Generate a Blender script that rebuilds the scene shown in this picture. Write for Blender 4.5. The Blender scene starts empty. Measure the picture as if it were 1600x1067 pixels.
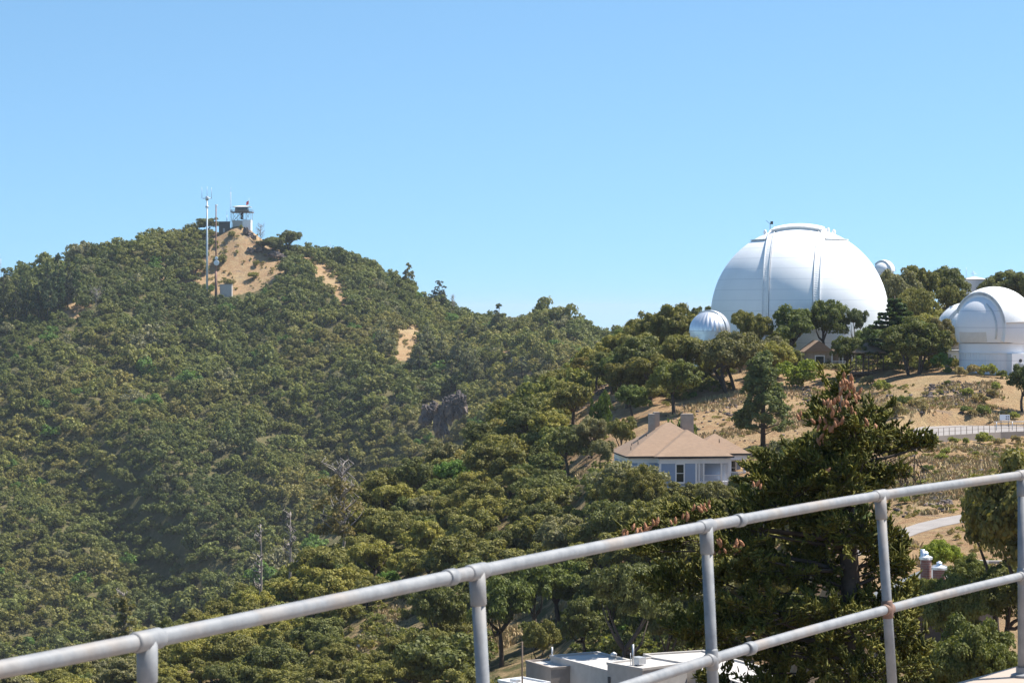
import bpy, math, random
import numpy as np
from mathutils import Vector, Matrix, noise as mnoise

# ------------------------------------------------------------------ camera, sky, sun, exposure
F = 3680.0            # focal length in pixels of the 1600 px wide photograph
HZ = 490.0            # image row of eye level
sc = bpy.context.scene
COL = sc.collection
cam_d = bpy.data.cameras.new("camera")
cam = bpy.data.objects.new("camera", cam_d); COL.objects.link(cam)
cam.location = (0, 0, 0); cam.rotation_euler = (math.radians(90), 0, 0)
cam_d.sensor_width = 36.0; cam_d.lens = 36.0 * F / 1600.0
cam_d.shift_y = -(533.5 - HZ) / 1600.0
cam_d.clip_start = 0.1; cam_d.clip_end = 60000
cam_d.dof.use_dof = True; cam_d.dof.focus_distance = 330; cam_d.dof.aperture_fstop = 20
sc.camera = cam

SUN = Vector((0.571, 0.20, 1.0)).normalized()
elev = math.asin(SUN.z); azim = math.atan2(SUN.x, SUN.y)
w = bpy.data.worlds.new("World"); sc.world = w; w.use_nodes = True
nt = w.node_tree; nt.nodes.clear()
sky = nt.nodes.new("ShaderNodeTexSky"); sky.sky_type = 'NISHITA'; sky.sun_disc = False
sky.sun_elevation = elev; sky.sun_rotation = azim
sky.altitude = 1300; sky.air_density = 1.0; sky.dust_density = 1.0; sky.ozone_density = 3.0
bg = nt.nodes.new("ShaderNodeBackground"); bg.inputs[1].default_value = 0.108
out = nt.nodes.new("ShaderNodeOutputWorld")
tcw = nt.nodes.new("ShaderNodeTexCoord"); adw = nt.nodes.new("ShaderNodeVectorMath"); adw.operation = 'ADD'; adw.inputs[1].default_value = (0, 0, 0.12)
nzw = nt.nodes.new("ShaderNodeVectorMath"); nzw.operation = 'NORMALIZE'
nt.links.new(tcw.outputs['Generated'], adw.inputs[0]); nt.links.new(adw.outputs[0], nzw.inputs[0]); nt.links.new(nzw.outputs[0], sky.inputs[0])
tnt = nt.nodes.new("ShaderNodeVectorMath"); tnt.operation = 'MULTIPLY'; tnt.inputs[1].default_value = (0.775, 0.945, 0.93)
nt.links.new(sky.outputs[0], tnt.inputs[0]); nt.links.new(tnt.outputs[0], bg.inputs[0]); nt.links.new(bg.outputs[0], out.inputs[0])
sl = bpy.data.lights.new("sun", 'SUN'); sl.energy = 5.0; sl.angle = math.radians(0.53); sl.color = (1.0, 0.95, 0.87)
so = bpy.data.objects.new("sun", sl); COL.objects.link(so)
so.rotation_euler = SUN.to_track_quat('Z', 'Y').to_euler()
sc.view_settings.view_transform = 'Standard'; sc.view_settings.look = 'None'
sc.view_settings.gamma = 1; sc.view_settings.exposure = 0.9
sc.cycles.max_bounces = 5; sc.cycles.diffuse_bounces = 3; sc.cycles.glossy_bounces = 2
sc.cycles.transmission_bounces = 3; sc.cycles.volume_bounces = 0; sc.cycles.transparent_max_bounces = 6
sc.cycles.use_denoising = True

rng = np.random.default_rng(7); random.seed(7)
R_ = math.radians

# ------------------------------------------------------------------ helpers
def P(px, py, D):
    return Vector(((px - 800) / F * D, D, -(py - HZ) / F * D))
def proj(X, Y, Z):
    return 800 + F * X / Y, HZ - F * Z / Y

def tag(o, label=None, cat=None, group=None, kind=None):
    if label: o["label"] = label
    if cat: o["category"] = cat
    if group: o["group"] = group
    if kind: o["kind"] = kind
    return o

def empty(name, loc, label, cat, group=None, rz=0.0, scale=None):
    o = bpy.data.objects.new(name, None); COL.objects.link(o)
    o.location = loc; o.rotation_euler = (0, 0, rz)
    if scale is not None: o.scale = scale
    o.empty_display_size = 0.5
    return tag(o, label, cat, group)

def mesh_np(name, V, Fq, mat, smooth=False):
    """V (n,3) array; Fq (m,k) array of equal-size faces."""
    me = bpy.data.meshes.new(name)
    V = np.asarray(V, dtype=np.float32); Fq = np.asarray(Fq, dtype=np.int32)
    n, k = len(V), Fq.shape[1]; m = len(Fq)
    me.vertices.add(n); me.vertices.foreach_set("co", V.ravel())
    me.loops.add(m * k); me.loops.foreach_set("vertex_index", Fq.ravel())
    me.polygons.add(m)
    me.polygons.foreach_set("loop_start", np.arange(0, m * k, k, dtype=np.int32))
    me.update(calc_edges=True)
    if smooth: me.polygons.foreach_set("use_smooth", np.ones(m, dtype=bool))
    if mat: me.materials.append(mat)
    return me

def link(name, me, parent=None, loc=None):
    o = bpy.data.objects.new(name, me); COL.objects.link(o)
    if parent: o.parent = parent
    if loc is not None: o.location = loc
    return o

class MB:
    """collects shapes and links them as one mesh object"""
    def __init__(s): s.v = []; s.f = []; s.sm = []
    def add(s, vs, fs, smooth=False):
        b = len(s.v); s.v += [tuple(p) for p in vs]; s.f += [tuple(i + b for i in f) for f in fs]; s.sm += [smooth] * len(fs); return s
    def box(s, x0, x1, y0, y1, z0, z1, M=None):
        vs = [(x, y, z) for z in (z0, z1) for x, y in ((x0, y0), (x1, y0), (x1, y1), (x0, y1))]
        if M is not None: vs = [M @ Vector(p) for p in vs]
        return s.add(vs, [(3, 2, 1, 0), (4, 5, 6, 7), (0, 1, 5, 4), (1, 2, 6, 5), (2, 3, 7, 6), (3, 0, 4, 7)])
    def quad(s, a, b, c, d): return s.add([a, b, c, d], [(0, 1, 2, 3)])
    def tube(s, pts, radii, n=8, caps=True, smooth=True):
        pts = [Vector(p) for p in pts]
        if not hasattr(radii, '__len__'): radii = [radii] * len(pts)
        vs = []; up = None
        for i, p in enumerate(pts):
            d = (pts[min(i + 1, len(pts) - 1)] - pts[max(i - 1, 0)])
            if d.length < 1e-9: d = Vector((0, 0, 1))
            d.normalize()
            if up is None:
                up = Vector((0, 0, 1)) if abs(d.z) < .9 else Vector((1, 0, 0))
            a = d.cross(up).normalized(); b = a.cross(d).normalized(); up = b
            for k in range(n):
                t = 2 * math.pi * k / n
                vs.append(p + (a * math.cos(t) + b * math.sin(t)) * radii[i])
        fs = []
        for i in range(len(pts) - 1):
            for k in range(n):
                fs.append((i * n + k, i * n + (k + 1) % n, (i + 1) * n + (k + 1) % n, (i + 1) * n + k))
        s.add(vs, fs, smooth)
        if caps:
            b = len(s.v) - len(vs)
            s.f.append(tuple(b + k for k in reversed(range(n)))); s.sm.append(False)
            s.f.append(tuple(b + (len(pts) - 1) * n + k for k in range(n))); s.sm.append(False)
        return s
    def lathe(s, prof, n=48, c=(0, 0, 0), smooth=True, a0=0, a1=360):
        vs = []; full = abs(a1 - a0 - 360) < 1e-6; m = n if full else n + 1
        for r, z in prof:
            for k in range(m):
                t = R_(a0 + (a1 - a0) * k / n)
                vs.append((c[0] + r * math.cos(t), c[1] + r * math.sin(t), c[2] + z))
        fs = []
        for i in range(len(prof) - 1):
            for k in range(n):
                k2 = (k + 1) % m
                fs.append((i * m + k, i * m + k2, (i + 1) * m + k2, (i + 1) * m + k))
        return s.add(vs, fs, smooth)
    def prism(s, poly, z0, z1):
        n = len(poly)
        vs = [(x, y, z0) for x, y in poly] + [(x, y, z1) for x, y in poly]
        return s.add(vs, [tuple(reversed(range(n))), tuple(range(n, 2 * n))] + [(i, (i + 1) % n, n + (i + 1) % n, n + i) for i in range(n)])
    def build(s, name, mat, parent=None, loc=None, bevel=0):
        me = bpy.data.meshes.new(name); me.from_pydata([tuple(p) for p in s.v], [], s.f)
        me.polygons.foreach_set("use_smooth", s.sm); me.materials.append(mat); me.update()
        o = link(name, me, parent, loc)
        if bevel:
            b = o.modifiers.new("bevel", 'BEVEL'); b.width = bevel; b.segments = 2; b.limit_method = 'ANGLE'
        return o

# ------------------------------------------------------------------ materials
def mat_new(name):
    m = bpy.data.materials.new(name); m.use_nodes = True
    n = m.node_tree; b = n.nodes["Principled BSDF"]
    return m, n, b
def rgb(c): return (c[0], c[1], c[2], 1.0)
def noise_node(n, scale, detail=4, rough=0.6, coord='Object', dist=0.0, sc3=None):
    tc = n.nodes.new("ShaderNodeTexCoord"); mp = n.nodes.new("ShaderNodeMapping")
    if sc3: mp.inputs['Scale'].default_value = sc3
    n.links.new(tc.outputs[coord], mp.inputs[0])
    t = n.nodes.new("ShaderNodeTexNoise"); t.inputs['Scale'].default_value = scale
    t.inputs['Detail'].default_value = detail; t.inputs['Roughness'].default_value = rough; t.inputs['Distortion'].default_value = dist
    n.links.new(mp.outputs[0], t.inputs['Vector'])
    return t
def ramp(n, src, stops):
    r = n.nodes.new("ShaderNodeValToRGB"); e = r.color_ramp.elements
    while len(e) < len(stops): e.new(0.5)
    for i, (p, c) in enumerate(stops):
        e[i].position = p; e[i].color = rgb(c) if hasattr(c, '__len__') else (c, c, c, 1)
    n.links.new(src, r.inputs[0]); return r
def mixc(n, fac, a, b, mode='MIX'):
    m = n.nodes.new("ShaderNodeMix"); m.data_type = 'RGBA'; m.blend_type = mode
    for s, v in ((m.inputs[0], fac), (m.inputs[6], a), (m.inputs[7], b)):
        if hasattr(v, 'is_linked') or hasattr(v, 'links'): n.links.new(v, s)
        elif hasattr(v, '__len__'): s.default_value = rgb(v)
        else: s.default_value = v
    return m.outputs[2]
def bump(n, b, src, strength=0.3, dist=0.02):
    bp = n.nodes.new("ShaderNodeBump"); bp.inputs['Strength'].default_value = strength; bp.inputs['Distance'].default_value = dist
    n.links.new(src, bp.inputs['Height']); n.links.new(bp.outputs[0], b.inputs['Normal'])

def simple(name, c, rough=0.6, metal=0.0, var=0.12, scale=2.0, bmp=0.0, bdist=0.02, sc3=None, spec=None):
    m, n, b = mat_new(name)
    t = noise_node(n, scale, 5, 0.62, sc3=sc3)
    r = ramp(n, t.outputs[0], [(0.3, tuple(x * (1 - var) for x in c)), (0.7, tuple(min(1, x * (1 + var)) for x in c))])
    n.links.new(r.outputs[0], b.inputs['Base Color'])
    b.inputs['Roughness'].default_value = rough; b.inputs['Metallic'].default_value = metal
    if spec is not None: b.inputs['Specular IOR Level'].default_value = spec
    if bmp: bump(n, b, t.outputs[0], bmp, bdist)
    return m

def dome_paint(name, c, seam, nlat=1.7, panel=True, dirt=0.06):
    """white painted steel with thin horizontal panel seams and faint streaks (object coordinates in metres)"""
    m, n, b = mat_new(name)
    tc = n.nodes.new("ShaderNodeTexCoord"); sp = n.nodes.new("ShaderNodeSeparateXYZ")
    n.links.new(tc.outputs['Object'], sp.inputs[0])
    t = noise_node(n, 0.25, 6, 0.65, sc3=(1, 1, 0.35))
    base = ramp(n, t.outputs[0], [(0.3, tuple(x * (1 - dirt) for x in c)), (0.65, c)]).outputs[0]
    if panel:
        a = n.nodes.new("ShaderNodeMath"); a.operation = 'MULTIPLY'; a.inputs[1].default_value = 1 / nlat
        n.links.new(sp.outputs[2], a.inputs[0])
        f = n.nodes.new("ShaderNodeMath"); f.operation = 'FRACT'; n.links.new(a.outputs[0], f.inputs[0])
        lt = n.nodes.new("ShaderNodeMath"); lt.operation = 'LESS_THAN'; lt.inputs[1].default_value = 0.045
        n.links.new(f.outputs[0], lt.inputs[0])
        base = mixc(n, lt.outputs[0], base, seam)
    n.links.new(base, b.inputs['Base Color'])
    b.inputs['Roughness'].default_value = 0.45
    return m

M = {}
M['dome'] = dome_paint("dome_white_paint", (0.88, 0.88, 0.88), (0.66, 0.67, 0.69), 1.75)
M['dome2'] = dome_paint("telescope_white_paint", (0.80, 0.80, 0.82), (0.60, 0.60, 0.64), 2.3)
M['panel'] = simple('cream_panel_paint', (0.66, 0.62, 0.58), 0.5, var=0.05)
M['white'] = simple("white_paint", (0.80, 0.80, 0.80), 0.5, var=0.05)
M['trim'] = simple("white_trim_paint", (0.82, 0.83, 0.85), 0.5, var=0.03)
M['offwhite'] = simple("weathered_white_wall", (0.46, 0.43, 0.40), 0.75, var=0.12, scale=1.2, bmp=0.15)
M['roofwhite'] = simple("pale_flat_roof_coating", (0.46, 0.44, 0.42), 0.8, var=0.10, scale=0.8)
M['galv'] = simple("galvanised_steel", (0.52, 0.53, 0.55), 0.45, 0.55, var=0.12, scale=3)
M['silver'] = simple("ribbed_aluminium", (0.80, 0.81, 0.84), 0.38, 0.75, var=0.05, scale=1)
M['dark'] = simple("dark_metal", (0.045, 0.045, 0.05), 0.5, 0.3)
M['shed'] = simple("dark_green_shed_siding", (0.06, 0.065, 0.06), 0.7, var=0.15)
M['rust'] = simple("rusty_steel_mast", (0.20, 0.11, 0.08), 0.7, 0.3, var=0.3, scale=0.6)
M['mast'] = simple("pale_painted_mast", (0.55, 0.60, 0.64), 0.5, 0.2, var=0.05)
M['blue'] = simple("pale_blue_siding", (0.28, 0.37, 0.53), 0.6, var=0.06, scale=0.8)
M['door'] = simple("grey_door_paint", (0.32, 0.33, 0.34), 0.6)
M['wood'] = simple("weathered_brown_wood", (0.13, 0.09, 0.065), 0.8, var=0.3, scale=2)
M['cottage'] = simple("weathered_grey_shingle_wall", (0.34, 0.29, 0.24), 0.85, var=0.25, scale=3)
M['concrete'] = simple("pale_concrete", (0.50, 0.46, 0.41), 0.85, var=0.12, scale=1.5, bmp=0.2, bdist=0.01)
M['retain'] = simple("retaining_wall_concrete", (0.27, 0.23, 0.20), 0.9, var=0.15, scale=0.7, bmp=0.2)
M['terrace'] = simple("sunlit_terrace_concrete", (0.37, 0.30, 0.245), 0.85, var=0.1, scale=4, bmp=0.25, bdist=0.004)
M['asphalt'] = simple("faded_asphalt", (0.25, 0.225, 0.21), 0.95, var=0.12, scale=0.6)
M['kerb'] = simple("kerb_concrete", (0.40, 0.38, 0.35), 0.9)
M['trunk'] = simple("oak_bark", (0.075, 0.055, 0.042), 0.95, var=0.35, scale=4, bmp=0.5, bdist=0.05)
M['deadwood'] = simple("bleached_dead_wood", (0.30, 0.26, 0.23), 0.95, var=0.25, scale=3)
M['rockdark'] = None
M['slate'] = simple("grey_slate_roof", (0.16, 0.17, 0.18), 0.7, var=0.2, scale=3)
M['cone'] = simple("reddish_brown_cones", (0.42, 0.19, 0.09), 0.75, var=0.35, scale=3)
M['sign'] = simple("white_sign_face", (0.82, 0.82, 0.84), 0.5, var=0.02)
M['signdark'] = simple("dark_sign_print", (0.10, 0.10, 0.13), 0.5)
M['red'] = simple("red_flag_cloth", (0.45, 0.06, 0.06), 0.8)

def glass_mat():
    m, n, b = mat_new("dark_window_glass")
    b.inputs['Base Color'].default_value = (0.02, 0.025, 0.03, 1); b.inputs['Roughness'].default_value = 0.08
    b.inputs['Specular IOR Level'].default_value = 0.8
    return m
M['glass'] = glass_mat()

def brick_mat(name, c1, c2, mortar, scale=1.0):
    m, n, b = mat_new(name)
    tc = n.nodes.new("ShaderNodeTexCoord"); mp = n.nodes.new("ShaderNodeMapping")
    mp.inputs['Rotation'].default_value = (R_(90), 0, 0)
    n.links.new(tc.outputs['Object'], mp.inputs[0])
    t = n.nodes.new("ShaderNodeTexBrick"); t.inputs['Scale'].default_value = scale
    t.inputs['Color1'].default_value = rgb(c1); t.inputs['Color2'].default_value = rgb(c2); t.inputs['Mortar'].default_value = rgb(mortar)
    t.inputs['Brick Width'].default_value = 0.4; t.inputs['Row Height'].default_value = 0.14; t.inputs['Mortar Size'].default_value = 0.015
    n.links.new(mp.outputs[0], t.inputs['Vector'])
    v = noise_node(n, 1.6, 4)
    n.links.new(mixc(n, 0.35, t.outputs[0], ramp(n, v.outputs[0], [(0.3, tuple(x * .6 for x in c1)), (0.7, c2)]).outputs[0]), b.inputs['Base Color'])
    b.inputs['Roughness'].default_value = 0.9
    return m
M['brick'] = brick_mat("red_brick", (0.26, 0.11, 0.09), (0.34, 0.17, 0.13), (0.35, 0.30, 0.27))
M['chim'] = brick_mat("weathered_grey_brown_brick", (0.36, 0.29, 0.23), (0.42, 0.34, 0.28), (0.34, 0.29, 0.25))

def shingle_mat(name, c):
    m, n, b = mat_new(name)
    t = noise_node(n, 1.6, 6, 0.7, sc3=(1, 1, 4)); v = noise_node(n, 0.35, 3)
    tc = n.nodes.new("ShaderNodeTexCoord"); sp = n.nodes.new("ShaderNodeSeparateXYZ"); n.links.new(tc.outputs['Object'], sp.inputs[0])
    a = n.nodes.new("ShaderNodeMath"); a.operation = 'MULTIPLY'; a.inputs[1].default_value = 8.5; n.links.new(sp.outputs[2], a.inputs[0])
    f = n.nodes.new("ShaderNodeMath"); f.operation = 'FRACT'; n.links.new(a.outputs[0], f.inputs[0])
    r = ramp(n, f.outputs[0], [(0.0, 0.80), (0.25, 1.0)])
    base = ramp(n, t.outputs[0], [(0.3, tuple(x * .78 for x in c)), (0.7, tuple(x * 1.18 for x in c))]).outputs[0]
    base = mixc(n, 0.35, base, ramp(n, v.outputs[0], [(0.3, tuple(x * .8 for x in c)), (0.7, tuple(x * 1.15 for x in c))]).outputs[0])
    n.links.new(mixc(n, 1.0, base, r.outputs[0], 'MULTIPLY'), b.inputs['Base Color'])
    b.inputs['Roughness'].default_value = 0.95
    return m
M['shingle'] = shingle_mat("tan_shingle_roof", (0.275, 0.185, 0.125))
M['shingle2'] = shingle_mat("tan_grey_shingle_roof", (0.27, 0.20, 0.145))

def rail_mat():
    m, n, b = mat_new("weathered_galvanised_pipe")
    t = noise_node(n, 14, 6, 0.7); v = noise_node(n, 2.5, 4, 0.6)
    c = ramp(n, t.outputs[0], [(0.3, (0.17, 0.175, 0.185)), (0.7, (0.28, 0.283, 0.29))]).outputs[0]
    c = mixc(n, ramp(n, v.outputs[0], [(0.50, 0.0), (0.72, 0.7)]).outputs[0], c, (0.30, 0.23, 0.17))
    n.links.new(c, b.inputs['Base Color']); b.inputs['Metallic'].default_value = 0.15
    n.links.new(ramp(n, t.outputs[0], [(0.3, 0.55), (0.7, 0.72)]).outputs[0], b.inputs['Roughness'])
    bump(n, b, t.outputs[0], 0.25, 0.002)
    return m
M['rail'] = rail_mat()
M['railrust'] = simple("rust_stained_fitting", (0.20, 0.12, 0.09), 0.7, 0.3, var=0.3, scale=30)

def foliage_mat(name, use_obj):
    m, n, b = mat_new(name)
    if use_obj:
        oi = n.nodes.new("ShaderNodeObjectInfo"); colr = oi.outputs['Color']
    else:
        at = n.nodes.new("ShaderNodeAttribute"); at.attribute_name = "tcol"; colr = at.outputs['Color']
    lv = n.nodes.new("ShaderNodeAttribute"); lv.attribute_name = "lv"
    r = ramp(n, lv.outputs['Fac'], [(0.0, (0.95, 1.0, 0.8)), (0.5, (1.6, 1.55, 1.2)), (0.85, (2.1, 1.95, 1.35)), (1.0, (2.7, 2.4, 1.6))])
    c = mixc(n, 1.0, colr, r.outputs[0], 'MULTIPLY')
    n.links.new(c, b.inputs['Base Color']); b.inputs['Roughness'].default_value = 0.62
    b.inputs['Specular IOR Level'].default_value = 0.22
    tr = n.nodes.new("ShaderNodeBsdfTranslucent"); ms = n.nodes.new("ShaderNodeMixShader"); ms.inputs[0].default_value = 0.32
    n.links.new(mixc(n, 1.0, c, (1.08, 1.12, 0.6), 'MULTIPLY'), tr.inputs[0])
    o = n.nodes["Material Output"]
    n.links.new(b.outputs[0], ms.inputs[1]); n.links.new(tr.outputs[0], ms.inputs[2]); n.links.new(ms.outputs[0], o.inputs[0])
    return m
M['leafobj'] = foliage_mat("foliage_by_plant", True)
M['leafattr'] = foliage_mat("foliage_of_woods", False)

def ground_mat():
    m, n, b = mat_new("dry_hillside_soil")
    t1 = noise_node(n, 0.05, 6, 0.6); t2 = noise_node(n, 0.5, 8, 0.7); t3 = noise_node(n, 2.2, 8, 0.75); t4 = noise_node(n, 0.13, 5, 0.65)
    c = ramp(n, t1.outputs[0], [(0.35, (0.30, 0.18, 0.10)), (0.55, (0.35, 0.225, 0.125)), (0.7, (0.32, 0.235, 0.13))]).outputs[0]
    c = mixc(n, ramp(n, t2.outputs[0], [(0.42, 0.0), (0.62, 0.75)]).outputs[0], c, (0.43, 0.32, 0.18))
    c = mixc(n, ramp(n, t3.outputs[0], [(0.52, 0.0), (0.66, 0.6)]).outputs[0], c, (0.17, 0.115, 0.08))
    c = mixc(n, ramp(n, t4.outputs[0], [(0.60, 0.0), (0.70, 0.7)]).outputs[0], c, (0.17, 0.135, 0.115))
    at = n.nodes.new("ShaderNodeAttribute"); at.attribute_name = "bare"
    lit = ramp(n, t2.outputs[0], [(0.35, (0.09, 0.092, 0.04)), (0.55, (0.13, 0.115, 0.058)), (0.7, (0.18, 0.135, 0.075))]).outputs[0]
    ad = n.nodes.new("ShaderNodeMath"); ad.operation = 'ADD'; n.links.new(at.outputs['Fac'], ad.inputs[0]); n.links.new(ramp(n, t2.outputs[0], [(0.3, -0.0), (0.7, 0.5)]).outputs[0], ad.inputs[1])
    c = mixc(n, ramp(n, ad.outputs[0], [(0.55, 0.0), (0.85, 1.0)]).outputs[0], lit, c)
    n.links.new(c, b.inputs['Base Color']); b.inputs['Roughness'].default_value = 1.0; b.inputs['Specular IOR Level'].default_value = 0.05
    bump(n, b, t3.outputs[0], 0.9, 0.6)
    return m
M['ground'] = ground_mat()
def rock_mat():
    m, n, b = mat_new("dark_fractured_rock")
    t = noise_node(n, 0.35, 8, 0.7); u = noise_node(n, 1.2, 6, 0.7)
    c = ramp(n, t.outputs[0], [(0.3, (0.05, 0.045, 0.05)), (0.5, (0.11, 0.09, 0.085)), (0.66, (0.30, 0.21, 0.15))]).outputs[0]
    c = mixc(n, ramp(n, u.outputs[0], [(0.5, 0.0), (0.65, 0.6)]).outputs[0], c, (0.08, 0.07, 0.08))
    n.links.new(c, b.inputs['Base Color']); b.inputs['Roughness'].default_value = 0.95
    bump(n, b, u.outputs[0], 0.8, 0.4)
    return m
M['rock'] = rock_mat()
def grass_mat():
    m, n, b = mat_new("dry_grass_blades")
    at = n.nodes.new("ShaderNodeAttribute"); at.attribute_name = "lv"
    r = ramp(n, at.outputs['Fac'], [(0.0, (0.27, 0.24, 0.10)), (0.4, (0.40, 0.30, 0.155)), (1.0, (0.50, 0.37, 0.21))])
    n.links.new(r.outputs[0], b.inputs['Base Color']); b.inputs['Roughness'].default_value = 0.9
    return m
M['grass'] = grass_mat()

# ------------------------------------------------------------------ terrain heights
TAIL = [(1500, -110), (2500, -450), (4000, -650), (16000, -760)]
T = {
 -300: [(0,-12),(30,-14),(60,-19),(100,-28),(150,-40),(200,-50),(250,-56),(300,-60),(330,-64),(400,-95),(560,-168),(700,-175),(780,-165),(850,-126),(950,-78),(1050,-32),(1100,-6),(1150,10),(1190,10)],
 0:    [(0,-12),(30,-14),(60,-18),(100,-27),(150,-38),(200,-46),(250,-50),(300,-52),(330,-54),(400,-85),(560,-165),(700,-172),(780,-160),(850,-122),(950,-75),(1050,-28),(1100,1),(1150,12),(1190,12)],
 150:  [(0,-12),(30,-14),(60,-18),(100,-27),(150,-37),(200,-44),(250,-48),(300,-50),(340,-51),(410,-85),(560,-160),(700,-168),(780,-158),(850,-121),(950,-73),(1050,-26),(1110,8),(1175,28),(1210,28)],
 300:  [(0,-12),(30,-14),(60,-18),(100,-27),(150,-36),(200,-42),(250,-46),(300,-47.5),(360,-48.5),(430,-85),(560,-150),(700,-165),(780,-155),(850,-119),(950,-70),(1050,-22),(1150,15),(1190,40),(1225,40)],
 380:  [(0,-12),(30,-14),(60,-18),(100,-27),(150,-35.5),(200,-41),(250,-44.5),(300,-46),(370,-46.5),(440,-84),(560,-145),(700,-160),(780,-152),(850,-117),(950,-69),(1050,-21),(1150,15),(1185,38),(1215,38)],
 450:  [(0,-12),(30,-14),(60,-18),(100,-27),(150,-35),(200,-40),(250,-43),(300,-44.5),(380,-43.5),(450,-80),(560,-138),(700,-155),(780,-148),(850,-114),(950,-66),(1050,-18),(1140,20),(1185,31),(1215,31)],
 560:  [(0,-12),(30,-14),(60,-18),(100,-27),(150,-34),(200,-37),(250,-39),(300,-39.5),(340,-38),(390,-35),(460,-75),(560,-128),(700,-148),(780,-135),(850,-108),(950,-62),(1050,-18),(1120,12),(1180,25),(1210,25)],
 620:  [(0,-12),(30,-14),(60,-18),(100,-27),(150,-33),(200,-36),(250,-38),(300,-37.5),(345,-35),(395,-32),(470,-72),(560,-120),(700,-145),(780,-128),(850,-103),(950,-58),(1050,-20),(1110,0),(1165,11),(1200,11)],
 700:  [(0,-12),(30,-14),(60,-18),(100,-26),(150,-32),(200,-34.5),(250,-36),(300,-34.5),(345,-31),(400,-27),(480,-68),(580,-110),(700,-130),(780,-110),(850,-92),(950,-55),(1050,-22),(1140,-2),(1180,-2)],
 760:  [(0,-12),(30,-14),(60,-18),(100,-26),(150,-31),(200,-34.5),(250,-36),(300,-33),(350,-28),(410,-22.5),(490,-62),(590,-100),(700,-115),(780,-95),(850,-78),(950,-45),(1050,-13),(1110,-5),(1150,-6)],
 850:  [(0,-12),(30,-14),(60,-18),(100,-26),(150,-31),(180,-31.5),(220,-34),(260,-33),(300,-29),(350,-23),(400,-17),(430,-15.5),(500,-50),(600,-80),(700,-90),(780,-80),(850,-60),(950,-26),(1045,-4),(1090,-5)],
 945:  [(0,-12),(30,-14),(60,-18),(100,-26),(150,-31),(180,-31),(210,-30.5),(240,-28),(270,-25),(300,-21.5),(340,-17.5),(400,-12),(445,-10),(520,-40),(600,-60),(700,-70),(850,-58),(950,-30),(1020,-13),(1060,-14)],
 1020: [(0,-12),(30,-14),(60,-18),(100,-26),(150,-31),(180,-31),(210,-30),(240,-27),(270,-24),(300,-19.8),(340,-15),(400,-9),(450,-7),(520,-30),(600,-50),(800,-60),(1000,-25),(1060,-25)],
 1100: [(0,-12),(30,-14),(60,-19),(100,-26),(150,-31),(180,-31),(210,-29),(240,-26),(270,-22.5),(287,-20.8),(300,-18.5),(330,-15),(370,-10.5),(410,-7.2),(460,-7),(540,-30),(600,-45),(800,-60),(1000,-50)],
 1200: [(0,-12),(30,-14),(60,-18),(100,-25),(150,-29),(180,-29),(210,-26.5),(250,-23),(280,-20),(310,-16.2),(340,-12),(370,-8.6),(400,-7),(470,-6.5),(560,-30),(700,-55),(1000,-60)],
 1300: [(0,-12),(30,-13.5),(60,-17),(100,-23),(150,-24.5),(180,-22),(200,-20.5),(235,-19.5),(260,-18),(300,-15.5),(340,-11.5),(370,-8.6),(400,-7),(480,-5),(560,-25),(700,-55),(1000,-60)],
 1400: [(0,-12),(30,-13),(60,-16),(100,-20),(150,-20),(175,-18.6),(190,-17.6),(210,-17.6),(235,-16.8),(260,-14.8),(290,-12.2),(320,-10),(350,-8.2),(400,-7),(440,-3),(500,-1),(560,-20),(700,-55),(1000,-60)],
 1500: [(0,-12),(30,-13),(60,-16),(100,-18.5),(150,-19),(170,-18.4),(190,-17.6),(205,-17.3),(225,-16.2),(245,-15.6),(262,-15.0),(270,-13.9),(290,-13.7),(310,-10.0),(330,-8.4),(360,-7.8),(400,-7),(440,-3),(500,0),(560,-20),(700,-55),(1000,-60)],
 1620: [(0,-12),(30,-13),(60,-16),(100,-18),(150,-18.8),(170,-18.3),(190,-17.6),(205,-17.3),(225,-16.2),(250,-15.8),(270,-15.0),(280,-13.9),(296,-13.4),(320,-9.6),(335,-8.6),(370,-7.8),(410,-6),(440,-3),(500,1),(560,-20),(700,-55),(1000,-60)],
}
keys = sorted(T)
DG = np.concatenate([np.arange(0, 1300, 4.0), np.arange(1300, 16100, 100.0)])
cols = []
for k in keys:
    pts = T[k] + TAIL
    d, z = zip(*pts)
    zz = np.interp(DG, d, z)
    nn = 1300 // 4
    ker = np.hanning(9)[1:-1]; ker /= ker.sum()
    seg = np.pad(zz[:nn], 3, mode='edge'); zz[:nn] = np.convolve(seg, ker, mode='valid')
    cols.append(zz)
cols = np.array(cols)
PXG = np.arange(-300, 1625, 5.0)
ZG = np.array([np.interp(PXG, keys, cols[:, i]) for i in range(len(DG))])        # (D, px)
ker = np.hanning(11)[1:-1]; ker /= ker.sum()
ZG = np.array([np.convolve(np.pad(r, 4, mode='edge'), ker, mode='valid') for r in ZG])

def vnoise(X, Y, s, seed=0):
    """cheap smooth value noise"""
    x = np.asarray(X, float) / s + seed * 17.3; y = np.asarray(Y, float) / s + seed * 9.7
    xi = np.floor(x); yi = np.floor(y); fx = x - xi; fy = y - yi
    fx = fx * fx * (3 - 2 * fx); fy = fy * fy * (3 - 2 * fy)
    def h(a, b):
        v = np.sin(a * 127.1 + b * 311.7 + seed * 13.1) * 43758.5453
        return v - np.floor(v)
    return (h(xi, yi) * (1 - fx) + h(xi + 1, yi) * fx) * (1 - fy) + (h(xi, yi + 1) * (1 - fx) + h(xi + 1, yi + 1) * fx) * fy * 1.0

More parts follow.
